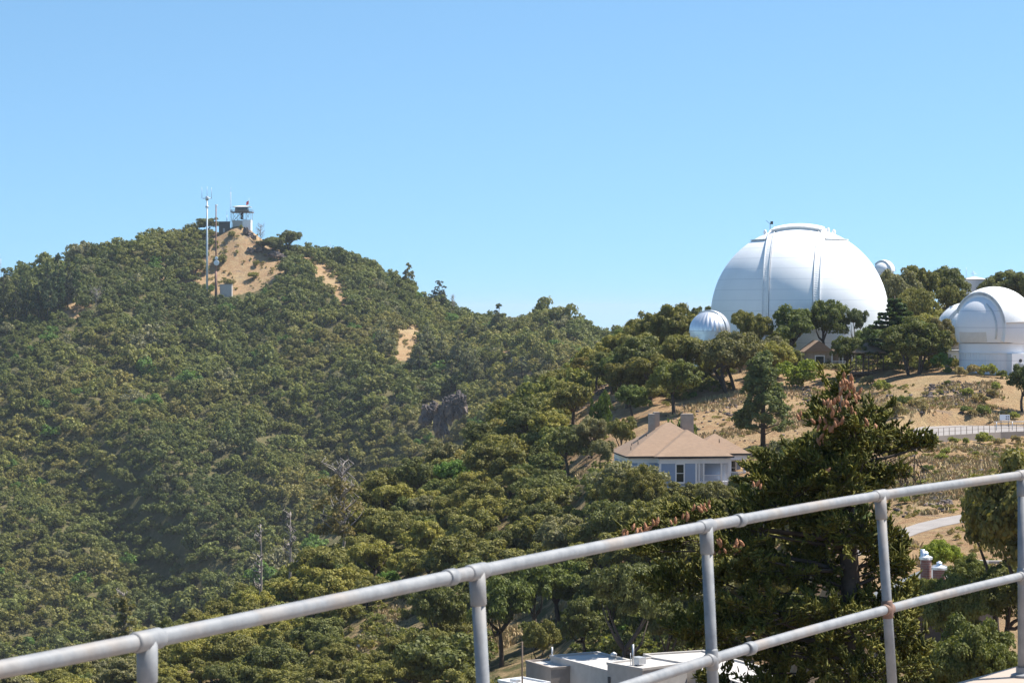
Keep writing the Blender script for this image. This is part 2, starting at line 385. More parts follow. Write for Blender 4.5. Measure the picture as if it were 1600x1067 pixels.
ROADS = []   # (polyline [(x,y,z)], half width, blend)
def H(X, Y, fine=True):
    X = np.asarray(X, float); Y = np.asarray(Y, float)
    Yc = np.maximum(Y, 45.0)
    px = np.clip(800 + F * X / Yc, -300, 1619.9); D = np.clip(Y, 0, 15900)
    j = (px + 300) / 5.0; j0 = np.clip(np.floor(j).astype(int), 0, len(PXG) - 2); fj = j - j0
    i = np.where(D < 1296, D / 4.0, 325 + (D - 1300) / 100.0); i = np.maximum(i, 0)
    i0 = np.clip(np.floor(i).astype(int), 0, len(DG) - 2); fi = np.clip(i - i0, 0, 1)
    z = (ZG[i0, j0] * (1 - fj) + ZG[i0, j0 + 1] * fj) * (1 - fi) + (ZG[i0 + 1, j0] * (1 - fj) + ZG[i0 + 1, j0 + 1] * fj) * fi
    # gullies and spurs on the far face
    g = np.clip((Y - 780) / 80, 0, 1) * np.clip((1120 - Y) / 160, 0, 1)
    wv = X + 0.55 * (Y - 900) + 26 * (vnoise(X, Y, 90, 3) - .5) * 2
    z = z + g * (6.0 * np.sin(wv / 21.0) + 3.5 * np.sin(wv / 9.7 + 1.3) + 6 * (vnoise(X, Y, 48, 5) - .5) + 5 * (vnoise(X, Y, 20, 6) - .5))
    # the lookout knoll
    kx, ky = -137.0, 1188.0
    z = z + 7.0 * np.exp(-(((X - kx) / 11.0) ** 2 + ((Y - ky) / 16.0) ** 2))
    s = np.clip((Y - 100) / 60, 0, 1) * np.clip((440 - Y) / 60, 0, 1)
    if fine: z = z + s * ((vnoise(X, Y, 14, 1) - .5) * 1.2 + (vnoise(X, Y, 5, 2) - .5) * .45)
    for poly, zz, bl in ROADS:
        dd = sdpoly(X, Y, poly)
        t = np.clip(1 - dd / bl, 0, 1); t = t * t * (3 - 2 * t)
        z = z * (1 - t) + (zz - 0.06) * t
    return z

def sdpoly(X, Y, poly):
    """distance outside a polygon, 0 inside"""
    X = np.asarray(X, float); Y = np.asarray(Y, float)
    d = np.full(X.shape, 1e9); ins = np.zeros(X.shape, bool); n = len(poly)
    for k in range(n):
        x0, y0 = poly[k]; x1, y1 = poly[(k + 1) % n]
        ex, ey = x1 - x0, y1 - y0
        t = np.clip(((X - x0) * ex + (Y - y0) * ey) / (ex * ex + ey * ey + 1e-9), 0, 1)
        d = np.minimum(d, np.hypot(X - x0 - t * ex, Y - y0 - t * ey))
        c = (y0 > Y) != (y1 > Y)
        xin = x0 + (Y - y0) / (ey if abs(ey) > 1e-9 else 1e-9) * ex
        ins ^= c & (X < xin)
    return np.where(ins, 0, d)
def inpoly(px, py, poly): return sdpoly(np.array([px], float), np.array([py], float), poly)[0] == 0

def flat_poly(pxs, z):
    return [((a - 800) / F * (-z * F / (b - HZ)), -z * F / (b - HZ)) for a, b in pxs]
UP_Z, LO_Z = -13.9, -17.5
up_road = flat_poly([(1422, 684), (1480, 680.5), (1560, 675.5), (1650, 674), (1800, 673), (1800, 666), (1650, 667.5), (1560, 665), (1500, 664), (1440, 666.5), (1418, 672)], UP_Z)
lo_road = flat_poly([(1330, 872), (1400, 846), (1435, 832), (1470, 822), (1500, 816), (1560, 812), (1700, 808), (1700, 797), (1560, 800), (1500, 804), (1470, 809), (1435, 817), (1400, 829), (1330, 852)], LO_Z)
ROADS += [(up_road, UP_Z, 1.0), (lo_road, LO_Z, 4.0)]
def Hs(x, y, fine=True): return float(H(np.array([x]), np.array([y]), fine)[0])

def hit(px, py, d0=60, d1=1300):
    D = np.arange(d0, d1, 1.0); X = (px - 800) / F * D
    ray = -(py - HZ) / F * D; z = H(X, D)
    k = np.where(ray <= z)[0]
    if len(k) == 0: return None
    return float(D[k[0]])

# terrain mesh: rows in Y, columns fanned out
rowsY = np.concatenate([np.arange(-60, 60, 10), np.arange(60, 160, 4), np.arange(160, 240, 1.5), np.arange(240, 440, 1.0), np.arange(440, 760, 10), np.arange(760, 1260, 4), np.arange(1260, 2000, 40), np.arange(2000, 16001, 500)]).astype(float)
uc = np.concatenate([-np.array([1.2, .9, .7, .55, .45, .37, .31, .27]), np.linspace(-.235, .235, 330), np.array([.27, .31, .37, .45, .55, .7, .9, 1.2])])
U, YY = np.meshgrid(uc, rowsY); XX = U * np.maximum(YY, 110.0)
ZZ = H(XX, YY)
nr, ncol = XX.shape
V = np.stack([XX, YY, ZZ], -1).reshape(-1, 3)
idx = np.arange(nr * ncol).reshape(nr, ncol)
Q = np.stack([idx[:-1, :-1], idx[:-1, 1:], idx[1:, 1:], idx[1:, :-1]], -1).reshape(-1, 4)
BARE_FAR = [[(324, 456), (324, 400), (334, 358), (352, 342), (398, 342), (416, 368), (427, 388), (440, 394), (446, 412), (434, 432), (418, 440), (400, 452), (360, 458)], [(94, 490), (112, 468), (136, 460), (140, 480), (118, 495)],
  [(250, 440), (300, 422), (314, 404), (332, 402), (332, 442), (300, 440)], [(612, 508), (640, 508), (668, 520), (654, 550), (640, 560), (612, 560), (628, 540)], [(466, 388), (502, 408), (534, 438), (554, 476), (534, 472), (510, 444), (488, 426)], [(772, 526), (792, 528), (814, 552), (794, 560)], [(796, 571), (830, 571), (830, 583), (796, 583)]]
bp = np.where(YY > 10, 800 + F * XX / np.maximum(YY, 10), 800); bq = np.where(YY > 10, HZ - F * ZZ / np.maximum(YY, 10), 2000)
far_m = np.zeros(XX.shape)
for pl_ in BARE_FAR: far_m = np.maximum(far_m, np.clip(1 - sdpoly(bp, bq, pl_) / 7, 0, 1) * (YY > 740))
near_u = np.clip((bp - (800 + 160 * vnoise(XX, YY, 40, 30) + 40 * vnoise(XX, YY, 9, 31))) / 60 + .35, .36, 1) * (YY < 500)
bare = np.maximum(far_m, np.where(YY < 500, near_u, 0))
terrain = link("terrain", mesh_np("terrain", V, Q, M['ground'], True)); at_ = terrain.data.attributes.new('bare', 'FLOAT', 'POINT'); at_.data.foreach_set('value', bare.astype(np.float32).ravel()); tag(terrain, "tan dry mountain slopes running from the near ridge to the lookout hill", "hillside", kind="structure")

def road(name, poly, z, label):
    o = MB().prism(poly, z - 0.5, z).build(name, M['asphalt']); return tag(o, label, "road", kind="structure")
road("road", up_road, UP_Z, "pale paved road above the retaining wall")
road("road", lo_road, LO_Z, "grey road bend below the sandy slope")

# ------------------------------------------------------------------ foliage generators
def unit(n, r):
    v = r.normal(size=(n, 3)); return v / np.linalg.norm(v, axis=1, keepdims=True)

def leaf_quads(C, N, size, r, aspect=1.5):
    n = len(C)
    a = np.cross(N, unit(n, r)); a /= np.linalg.norm(a, axis=1, keepdims=True) + 1e-9
    b = np.cross(N, a)
    s = size * (0.6 + 0.8 * r.random((n, 1)))
    a = a * s * aspect * .5; b = b * s * .5
    V = np.empty((n, 4, 3)); V[:, 0] = C - a; V[:, 1] = C - b * 1.0 ; V[:, 2] = C + a; V[:, 3] = C + b
    return V.reshape(-1, 3), np.arange(n * 4).reshape(-1, 4)

def oak_lobes(r, n=16, zf=0.66, spread=0.66, rl=(0.26, 0.42), sub=7, flat=0.0):
    """centre heights run around 0; horizontal radius about 1"""
    L = []
    for k in range(n):
        d = unit(1, r)[0]; d[2] = abs(d[2]) * 1.0 - 0.38 * (r.random() < .45)
        m = spread * (0.75 + 0.45 * r.random())
        c = np.array([d[0] * m, d[1] * m, d[2] * m * zf])
        L.append((c, rl[0] + (rl[1] - rl[0]) * r.random()))
    L.append((np.array([0, 0, -.02]), 0.5))
    S = []
    for c, rr in L:
        for q in range(sub):
            d = unit(1, r)[0]; d[2] = d[2] * .8 + .15
            S.append((c + d * rr * 0.72, rr * (0.32 + 0.28 * r.random())))
    return L, S

def lobe_leaves(S, n, size, r, zs=0.85, jitter=0.45, inner=0.15):
    rad = np.array([s[1] for s in S]); cen = np.array([s[0] for s in S])
    p = rad ** 2; p /= p.sum()
    k = r.choice(len(S), n, p=p)
    d = unit(n, r); d[:, 2] = np.where(d[:, 2] < -0.3, -d[:, 2], d[:, 2])
    rr = rad[k][:, None] * (1.0 - inner * r.random((n, 1)) + 0.12 * r.normal(size=(n, 1)))
    C = cen[k] + d * rr * np.array([1, 1, zs])
    N = d + jitter * r.normal(size=(n, 3)); N /= np.linalg.norm(N, axis=1, keepdims=True)
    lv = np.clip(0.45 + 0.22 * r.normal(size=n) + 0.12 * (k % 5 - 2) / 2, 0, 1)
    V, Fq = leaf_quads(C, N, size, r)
    return V, Fq, lv

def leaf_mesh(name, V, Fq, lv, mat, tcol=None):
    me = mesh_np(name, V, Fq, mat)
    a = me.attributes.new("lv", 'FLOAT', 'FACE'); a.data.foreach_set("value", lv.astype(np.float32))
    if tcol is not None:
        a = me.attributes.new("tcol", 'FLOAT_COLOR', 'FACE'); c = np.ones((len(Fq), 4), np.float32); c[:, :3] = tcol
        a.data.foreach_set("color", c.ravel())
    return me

def limb_pts(a, b, r, bend=0.12, n=5):
    a = np.array(a, float); b = np.array(b, float); out = []
    off = r.normal(size=3) * np.linalg.norm(b - a) * bend
    for i in range(n):
        t = i / (n - 1); out.append(tuple(a * (1 - t) + b * t + off * math.sin(math.pi * t)))
    return out

def make_oak(seed, nl, size, zc=0.95, zf=.66, stems=1, trunk_r=0.075, **kw):
    """unit oak: crown radius 1, ground at 0, crown centre at zc; returns (trunk mesh, crown mesh, crown arrays)"""
    r = np.random.default_rng(seed)
    L, S = oak_lobes(r, zf=zf, **kw)
    V, Fq, lv = lobe_leaves(S, nl, size, r)
    V = V + np.array([0, 0, zc])
    V[:, 2] = np.maximum(V[:, 2], 0.18)
    mb = MB()
    for s in range(stems):
        an = 2 * math.pi * s / max(stems, 1) + r.random(); sp = 0.0 if stems == 1 else 0.13
        x, y = math.cos(an) * sp, math.sin(an) * sp
        top = (x * 2.5 + .08 * r.normal(), y * 2.5 + .08 * r.normal(), zc * 0.62)
        mb.tube(limb_pts((x, y, -0.35), top, r, .08), [trunk_r * (1.25 - .5 * t) / (1 if stems == 1 else 1.3) for t in np.linspace(0, 1, 5)], 8)
        for q in range(5 if stems == 1 else 3):
            c, rr = L[(q * 3 + s) % len(L)]
            mb.tube(limb_pts(top, (c[0], c[1], c[2] + zc), r, .1, 4), [trunk_r * .6, trunk_r * .42, trunk_r * .28, trunk_r * .12], 6)
    return mb, (V, Fq, lv)

def pine_arrays(seed, nl, size, h=2.6, open_=0.5, w0=0.62, layers=9):
    r = np.random.default_rng(seed); S = []
    for k in range(layers):
        t = (k + .5) / layers; z = h * (0.22 + 0.76 * t); rad = w0 * (1 - t) ** 0.75 + 0.06
        m = max(3, int(7 * (1 - t) + 2))
        for q in range(m):
            if r.random() < open_ * .5: continue
            an = 2 * math.pi * (q + r.random()) / m; rr = rad * (0.45 + .6 * r.random())
            S.append((np.array([math.cos(an) * rr, math.sin(an) * rr, z + .08 * r.normal()]), 0.10 + 0.13 * (1 - t) * r.random() + .03))
    S.append((np.array([0, 0, h * .98]), 0.07))
    V, Fq, lv = lobe_leaves(S, nl, size, r, zs=0.9, jitter=.8)
    mb = MB(); mb.tube([(0, 0, -.3), (0.02, 0, h * .5), (0, 0, h * .98)], [0.055, 0.035, 0.008], 7)
    for c, rr in S[::2]:
        mb.tube([(0, 0, c[2] - .08), tuple(c)], [0.018, 0.006], 4)
    return mb, (V, Fq, lv)

def cedar_arrays(seed, nl, size, h=2.3, w0=1.0):
    r = np.random.default_rng(seed); V = []; mb = MB()
    mb.tube([(0, 0, -.3), (0, 0, h)], [.07, .01], 8)
    Cs = []; Ns = []
    for k in range(13):
        t = k / 13; z = h * (.18 + .8 * t); rad = w0 * (1 - t) ** .8 + .08
        for q in range(7):
            an = r.random() * 6.283; L = rad * (.7 + .4 * r.random()); ex, ey = math.cos(an), math.sin(an)
            mb.tube([(0, 0, z - .05), (ex * L * .9, ey * L * .9, z + .02)], [.02, .005], 4)
            m = int(nl / 91); s = r.random(m) ** .6 * L; wd = (r.random(m) - .5) * .42 * rad * (1.1 - s / L * .5)
            Cs.append(np.stack([ex * s - ey * wd, ey * s + ex * wd, z + .06 * s + .025 * r.normal(size=m) - .35 * wd ** 2], -1))
    C = np.concatenate(Cs); N = np.array([0, 0, 1.0]) + .55 * r.normal(size=C.shape); N /= np.linalg.norm(N, axis=1, keepdims=True)
    Vq, Fq = leaf_quads(C, N, size, r); lv = np.clip(.4 + .2 * r.normal(size=len(C)), 0, 1)
    return mb, (Vq, Fq, lv)

def tall_arrays(seed, nl, size):
    """tall irregular broadleaf evergreen with several heaped masses and gaps"""
    r = np.random.default_rng(seed); S = []
    for k in range(58):
        t = (k + r.random()) / 58; z = 0.72 + 2.35 * t; rad = (0.80 * (1 - t) ** .7 + 0.16) * (0.5 + .5 * r.random()); an = r.random() * 6.283
        c = np.array([math.cos(an) * rad, math.sin(an) * rad, z]); rr = .2 + .16 * r.random()
        for q in range(7):
            d = unit(1, r)[0]; S.append((c + d * rr * .7, rr * .45))
    V, Fq, lv = lobe_leaves(S, nl, size, r)
    mb = MB(); mb.tube([(0, 0, -.3), (.03, 0, 1.5), (0, 0, 3.0)], [.1, .07, .015], 8)
    for c, rr in S[::9]: mb.tube([(0, 0, c[2] - .25), tuple(c)], [.03, .008], 5)
    return mb, (V, Fq, lv)

def bush_arrays(seed, nl, size, zf=.6):
    r = np.random.default_rng(seed)
    L, S = oak_lobes(r, n=9, zf=zf, spread=.55, rl=(.28, .42), sub=5)
    V, Fq, lv = lobe_leaves(S, nl, size, r, jitter=.9); V[:, 2] += .38; V[:, 2] = np.maximum(V[:, 2], -.1)
    return None, (V, Fq, lv)

PROTO = {}
def proto(key, fn, *a, **k):
    mb, arr = fn(*a, **k)
    cme = leaf_mesh("crown", *arr, M['leafobj']); tme = None
    if mb is not None:
        tme = bpy.data.meshes.new("trunk"); tme.from_pydata([tuple(p) for p in mb.v], [], mb.f)
        tme.polygons.foreach_set("use_smooth", mb.sm); tme.materials.append(M['trunk'])
    PROTO[key] = (tme, cme, arr)
for k in range(7): proto(f'oak{k}', make_oak, 100 + k, 14000, .050, zc=.92 + .06 * (k % 3), n=13 + k)
for k in range(2): proto(f'wide{k}', make_oak, 120 + k, 26000, .036, zc=.72, zf=.6, stems=4, n=26, rl=(.2, .34), trunk_r=.05)
for k in range(2): proto(f'fine{k}', make_oak, 130 + k, 42000, .036, zc=.95, n=24, sub=9, rl=(.22, .38))
proto('tall0', tall_arrays, 140, 24000, .055)
for k in range(3): proto(f'pine{k}', pine_arrays, 150 + k, 2600, .075, open_=.25 + .2 * k)
proto('sparse', pine_arrays, 160, 1500, .06, open_=1.3, w0=.5)
proto('cedar0', cedar_arrays, 170, 15000, .065)
for k in range(4): proto(f'bush{k}', bush_arrays, 180 + k, 2200, .085)
proto('hedge0', bush_arrays, 190, 6000, .05, zf=.45)

def plant(kind, name, x, y, R, h=None, label="", cat="tree", group=None, color=(.06, .075, .03), rz=None, z=None, unit_h=None):
    tme, cme, arr = PROTO[kind]
    if z is None: z = Hs(x, y)
    uh = unit_h or {'oak': 1.62, 'wid': 1.32, 'fin': 1.68, 'tal': 3.15, 'pin': 2.6, 'spa': 2.6, 'ced': 2.3, 'bus': .95, 'hed': .8}[kind[:3]]
    sz = R if h is None else h / uh
    rz = random.random() * 6.28 if rz is None else rz
    if tme is None:
        o = link(name, cme, loc=(x, y, z)); o.scale = (R, R, sz); o.rotation_euler = (0, 0, rz); o.color = rgb(color)
        return tag(o, label, cat, group)
    st_ = 1.0
    if kind[:3] in ('oak', 'wid', 'fin') and sz > 1.15 * R: st_ = sz / R; sz = R; cs_ = min(st_, 1.12 + (st_ - 1.12) * .6, 1.5)
    e = empty(name, (x, y, z), label, cat, group, rz, (R, R, sz))
    t = link("trunk", tme, e); c = link("crown", cme, e); c.color = rgb(color)
    if st_ > 1:
        t.scale = (1, 1, st_); c.scale = (1, 1, cs_); c.location = (0, 0, uh * (st_ - cs_))
    return e

ST = []     # hand-set positions (x, y, R) that the scatter keeps away from
def place(kind, name, px, ytop, ybase, wpx, label, color=(.06, .075, .03), d=(60, 1300), cat="tree", group=None, D=None, R=None):
    if D is None:
        D = hit(px, ybase, *d)
        if D is None:
            Dg = np.arange(d[0], min(d[1], 440), 1.0); D = float(Dg[np.argmin(np.abs(H((px - 800) / F * Dg, Dg) + (ybase - HZ) / F * Dg))])
    x = (px - 800) / F * D; z = Hs(x, D)
    Rr = wpx / 2 / F * D if R is None else R
    h = max(-(ytop - HZ) / F * D - z, 0.6)
    ST.append((x, D, Rr * .8))
    return plant(kind, name, x, D, Rr, h, label, cat, group, color)
OL = (.128, .124, .046); DK = (.092, .100, .042); YG = (.180, .168, .054); GY = (.142, .136, .084); BR = (.15, .12, .06); GG = (.088, .114, .040)


# ================================================================== BUILDINGS
def sph_patch(mb, C, Rr, az, n0, n1, t0, t1, th, nn=10, nt=40, smooth=True):
    """curved shell following the dome between two planes parallel to the slit (az = direction it faces, from -Y towards +X)"""
    d = Vector((math.sin(az), -math.cos(az), 0)); N = Vector((math.cos(az), math.sin(az), 0)); C = Vector(C)
    def pt(n, t, rad):
        q = math.sqrt(max(rad * rad - n * n, 0)); return C + N * n + d * (q * math.cos(t)) + Vector((0, 0, q * math.sin(t)))
    vs = []
    for lay in (Rr + th, Rr - 0.05):
        for i in range(nt + 1):
            for j in range(nn + 1):
                vs.append(pt(n0 + (n1 - n0) * j / nn, t0 + (t1 - t0) * i / nt, lay))
    K = (nt + 1) * (nn + 1); f = []; fs = []
    for i in range(nt):
        for j in range(nn):
            a = i * (nn + 1) + j; f.append((a, a + 1, a + nn + 2, a + nn + 1))
            fs.append((K + a, K + a + nn + 1, K + a + nn + 2, K + a + 1))
    e = []
    for i in range(nt):
        a = i * (nn + 1); e.append((a, a + nn + 1, K + a + nn + 1, K + a)); a += nn; e.append((a, K + a, K + a + nn + 1, a + nn + 1))
    for j in range(nn):
        e.append((j, K + j, K + j + 1, j + 1)); a = nt * (nn + 1) + j; e.append((a, a + 1, K + a + 1, K + a))
    b = len(mb.v); mb.v += [tuple(v) for v in vs]
    for q in f + fs: mb.f.append(tuple(b + i for i in q)); mb.sm.append(smooth)
    for q in e: mb.f.append(tuple(b + i for i in q)); mb.sm.append(False)
    # duplicate edge verts are shared with smooth faces; keep the edges crisp
    return mb

def crisp(o, ang=35):
    me = o.data
    try:
        me.set_sharp_from_angle(angle=R_(ang))
        me.polygons.foreach_set("use_smooth", [True] * len(me.polygons))
    except Exception: pass
    return o

# --- the great dome
D0 = 400.0; gc = P(1249, 493, D0); Rg = 15.0
e = empty("observatory_dome", (gc.x, gc.y, gc.z - 8), "huge white ridged observatory dome with a wide closed shutter band", "observatory")
e.rotation_euler = (0, 0, 0)
mb = MB(); prof = [(Rg, -8.0), (Rg, -1.0)] + [(Rg * math.cos(t), Rg * math.sin(t)) for t in np.linspace(0, math.pi / 2, 48)]
prof[-1] = (0.02, Rg)
mb.lathe([(r, z + 8) for r, z in prof], 128); crisp(mb.build("dome_shell", M['dome'], e))
az = R_(-12.5); CC = (0, 0, 8)
mb = MB(); sph_patch(mb, CC, Rg, az, -3.55, 3.55, R_(-18), R_(98), .22, 12, 60); sh = crisp(mb.build("shutter", M['dome'], e))
mb = MB(); sph_patch(mb, CC, Rg, az, -4.15, 4.15, R_(73), R_(104), .62, 14, 16); hd = crisp(mb.build("shutter_hood", M['white'], e))
mb = MB(); sph_patch(mb, CC, Rg + .62, az, -4.3, 4.3, R_(72.0), R_(73.6), .16, 14, 3); crisp(mb.build("hood_lip", M['white'], hd))
for s in (-1, 1):
    mb = MB(); sph_patch(mb, CC, Rg, az, s * 4.2 - .55, s * 4.2 + .55, R_(-16), R_(100), .26, 2, 60)
    rb = crisp(mb.build("shutter_rail", M['white'], e))
    mb = MB()
    for off in (-.50, .50):
        sph_patch(mb, CC, Rg + .26, az, s * 4.2 + off - .06, s * 4.2 + off + .06, R_(-16), R_(96), .13, 1, 60)
    crisp(mb.build("rail_flange", M['white'], rb))
    mb = MB()
    for k in range(66):
        t = R_(-14 + k * 1.55); sph_patch(mb, CC, Rg + .26, az, s * 4.2 - .42, s * 4.2 + .42, t, t + .004, .02, 1, 1)
    mb.build("ladder", M['dome'], rb)
    # shelf ledges either side of the shutter near the top, and the small gallery ends
    mb = MB(); zz = 0.852 * Rg; rr = math.sqrt(Rg ** 2 - zz ** 2)
    a_c = math.degrees(math.asin(4.8 / rr)); base = -90 + math.degrees(az)
    lo, hi = (base - 180 + a_c, base - a_c) if s < 0 else (base + a_c, base + 180 - a_c)
    mb.lathe([(rr - .2, 8 + zz - .05), (rr + .42, 8 + zz - .05), (rr + .42, 8 + zz + .07), (rr - .25, 8 + zz + .07)], 40, (0, 0, 0), False, lo, hi)
    mb.build("ledge", M['white'], e)
N_ = Vector((math.cos(az), math.sin(az), 0)); d_ = Vector((math.sin(az), -math.cos(az), 0))
def on_dome(n, t, r): q = math.sqrt(r * r - n * n); return Vector(CC) + N_ * n + d_ * q * math.cos(t) + Vector((0, 0, q * math.sin(t)))
for n, t, r in ((5.0, R_(84), .28), (5.9, R_(86), .34), (-5.6, R_(82), .3)):
    p = on_dome(n, t, Rg + .1); MB().lathe([(r * .8, -.2), (r, .1), (r * .9, .4), (r * .5, .6), (.02, .68)], 14, p).build("vent_cowl", M['white'], e)
p = on_dome(-4.75, R_(82), Rg); mb = MB(); mb.tube([p, p + Vector((0, 0, 1.5))], .05, 6); mb.tube([p + Vector((-.7, 0, 2.0)), p + Vector((0, 0, 1.45)), p + Vector((.5, 0, 1.75))], .035, 5)
mb.box(p.x + .05, p.x + .5, p.y - .1, p.y + .1, p.z + 1.35, p.z + 1.85); mb.build("wind_vane", M['dark'], e)

# --- hooded telescope dome by the road
c2 = P(1553, 515, 333); r1, r2, rc = 5.43, 6.06, 4.78
zb = -8.9
e = empty("telescope_dome", (c2.x, c2.y, zb), "white round telescope building with broad curved hood over its ball shaped dome", "observatory")
hz = c2.z - zb
mb = MB(); mb.lathe([(rc, -1.2), (rc, hz - 3.25)], 96); cy = mb.build("drum_wall", M['dome2'], e)
mb = MB()
for k in range(60):
    a = 2 * math.pi * k / 60; x, y = (rc + .03) * math.cos(a), (rc + .03) * math.sin(a)
    mb.box(-.035, .035, -.05, .05, -1.2, hz - 3.3, Matrix.Translation((x, y, 0)) @ Matrix.Rotation(a, 4, 'Z'))
mb.build("cladding_rib", M['dome2'], cy)
mb = MB(); mb.lathe([(rc + .02, hz - 3.3), (rc + .16, hz - 3.28), (rc + .16, hz - 3.16), (rc + .07, hz - 3.14), (rc + .07, hz - 1.88), (rc - .3, hz - 1.8)], 96, smooth=False); mb.build("band", M['dome2'], e)
prof = [(r1 * math.cos(t), hz + r1 * math.sin(t)) for t in np.linspace(-.335, math.pi / 2, 44)]; prof[-1] = (.02, hz + r1)
mb = MB(); mb.lathe([(r1 * math.cos(.335) - .5, hz - r1 * math.sin(.335))] + prof, 112); crisp(mb.build("dome_shell", M['dome2'], e))
az2 = R_(33); C2 = (0, 0, hz); wb = 2.9
mb = MB(); sph_patch(mb, C2, r2 - .32, az2, -wb, wb, R_(10.5), R_(150), .34, 12, 60); hd = crisp(mb.build("hood", M['white'], e))
mb = MB(); sph_patch(mb, C2, r1 - .1, az2, -wb, -wb + .16, R_(-19), R_(152), .62, 1, 60); sph_patch(mb, C2, r1 - .1, az2, wb - .16, wb, R_(-19), R_(152), .62, 1, 60); crisp(mb.build("hood_side", M['dome2'], hd))
mb = MB(); sph_patch(mb, C2, r1, az2, -wb + .18, wb - .18, R_(-19.5), R_(10.3), .22, 10, 14); crisp(mb.build("lower_shutter", M['dome2'], e))
mb = MB(); sph_patch(mb, C2, r1, az2, -wb - .75, -wb - .6, R_(-18), R_(60), .10, 1, 40); crisp(mb.build("track_rail", M['galv'], e))
mb = MB(); sph_patch(mb, C2, r1 - .02, R_(-48), -2.3, 2.3, R_(-19.3), R_(-3.5), .05, 8, 6); crisp(mb.build("access_panel", M['panel'], e))
# entrance porch at the right with arched vent
Mx = Matrix.Rotation(R_(28), 4, 'Z')
mb = MB(); mb.box(-1.5, 1.5, -rc - .9, -rc + .6, -1, 3.3, Mx); po = mb.build("entrance_porch", M['dome2'], e)
mb = MB(); mb.box(-.5, .5, -rc - .95, -rc - .88, -.2, 1.9, Mx); mb.build("door", M['door'], po)
mb = MB(); mb.tube([Mx @ Vector((.0, -rc - .97, 2.35)), Mx @ Vector((.0, -rc - .90, 2.35))], .25, 16); mb.build("vent", M['dark'], po)

# --- ribbed silver dome
c3 = P(1109, 517, 378); rs = 31 / F * 378
zb = Hs(c3.x, c3.y) - .3
e = empty("silver_dome", (c3.x, c3.y, zb), "small ribbed silver dome standing among oaks", "observatory")
h3 = c3.z - zb
mb = MB(); mb.lathe([(rs, -.5), (rs, h3 - .25)], 64); mb.build("drum_wall", M['silver'], e)
ng = 26; vs = []; fs = []; seg = ng * 6
prof = [(math.cos(t), math.sin(t)) for t in np.linspace(0, math.pi / 2 - .03, 26)]
for cr, sr in prof:
    for k in range(seg):
        g = (k % 6) / 6.0; bulge = 0.035 * math.sin(math.pi * g) * cr
        rr = rs * (cr + bulge); a = 2 * math.pi * k / seg; vs.append((rr * math.cos(a), rr * math.sin(a), h3 + rs * sr))
for i in range(len(prof) - 1):
    for k in range(seg): fs.append((i * seg + k, i * seg + (k + 1) % seg, (i + 1) * seg + (k + 1) % seg, (i + 1) * seg + k))
fs.append(tuple((len(prof) - 1) * seg + k for k in range(seg)))
mb = MB(); mb.add(vs, fs, True); mb.build("dome_shell", M['silver'], e)
mb = MB(); sph_patch(mb, (0, 0, h3), rs, R_(62), -.62, .62, R_(0), R_(120), .16, 4, 40); crisp(mb.build("shutter", M['silver'], e))
mb = MB(); sph_patch(mb, (0, 0, h3), rs, R_(62), -.78, -.64, R_(0), R_(120), .22, 1, 40); sph_patch(mb, (0, 0, h3), rs, R_(62), .64, .78, R_(0), R_(120), .22, 1, 40); crisp(mb.build("shutter_rail", M['galv'], e))
mb = MB(); mb.lathe([(rs, h3 - .3), (rs + .14, h3 - .3), (rs + .14, h3 - .05), (rs, h3 - .03)], 64, smooth=False); mb.build("ring", M['silver'], e)

# --- two further white domes
def small_dome(px, py, D, r, az, label, base_drop, hood=.12, name="small_dome"):
    c = P(px, py, D); z0 = c.z - base_drop
    e = empty(name, (c.x, c.y, z0), label, "observatory")
    MB().lathe([(r * .97, -1.5), (r * .97, base_drop - .1)], 48).build("drum_wall", M['dome2'], e)
    prof = [(r, base_drop - .12)] + [(r * math.cos(t), base_drop + r * math.sin(t)) for t in np.linspace(0, math.pi / 2, 26)]; prof[-1] = (.02, base_drop + r)
    crisp(MB().lathe(prof, 64).build("dome_shell", M['dome'], e))
    mb = MB(); sph_patch(mb, (0, 0, base_drop), r, az, -r * .36, r * .36, R_(0), R_(140), hood * r, 8, 36); h = crisp(mb.build("hood", M['white'], e))
    mb = MB()
    for s in (-1, 1): sph_patch(mb, (0, 0, base_drop), r, az, s * r * .40 - .06, s * r * .40 + .06, R_(0), R_(140), hood * r * 1.25, 1, 36)
    crisp(mb.build("hood_edge", M['galv'], h)); return e
small_dome(1381, 424, 520, 2.25, R_(50), "distant tiny white dome peeping past the shoulder of the great dome", 4.5)
e = small_dome(1511, 521, 368, 4.5, R_(-75), "white dome half hidden behind the round hooded telescope building", 4.6, .08)
mb = MB(); mb.box(-2.6, .9, -.9, .9, 4.6 + 3.85, 4.6 + 4.25); mb.build("shutter_beam", M['white'], e)

# --- round white tank on the skyline
c = P(1522, 437, 480); zt = c.z
e = empty("water_tank", (c.x, c.y, zt - 6), "round white tank with shallow cone roof among the hilltop trees", "tank")
MB().lathe([(2.6, 0), (2.6, 6.0)], 48).build("tank_wall", M['white'], e)
MB().lathe([(2.75, 5.95), (2.75, 6.05), (.05, 6.7)], 48, smooth=False).build("roof", M['roofwhite'], e)
mb = MB(); mb.tube([(-1.6, 0, 6.2), (-1.6, 0, 8.4)], .035, 5); mb.tube([(-.2, 0, 6.6), (-.2, 0, 7.8)], .035, 5); mb.tube([(-.7, 0, 7.2), (.6, 0, 7.2)], .03, 5); mb.tube([(-.5, 0, 7.5), (.2, 0, 7.5)], .03, 5)
mb.build("antenna", M['galv'], e)

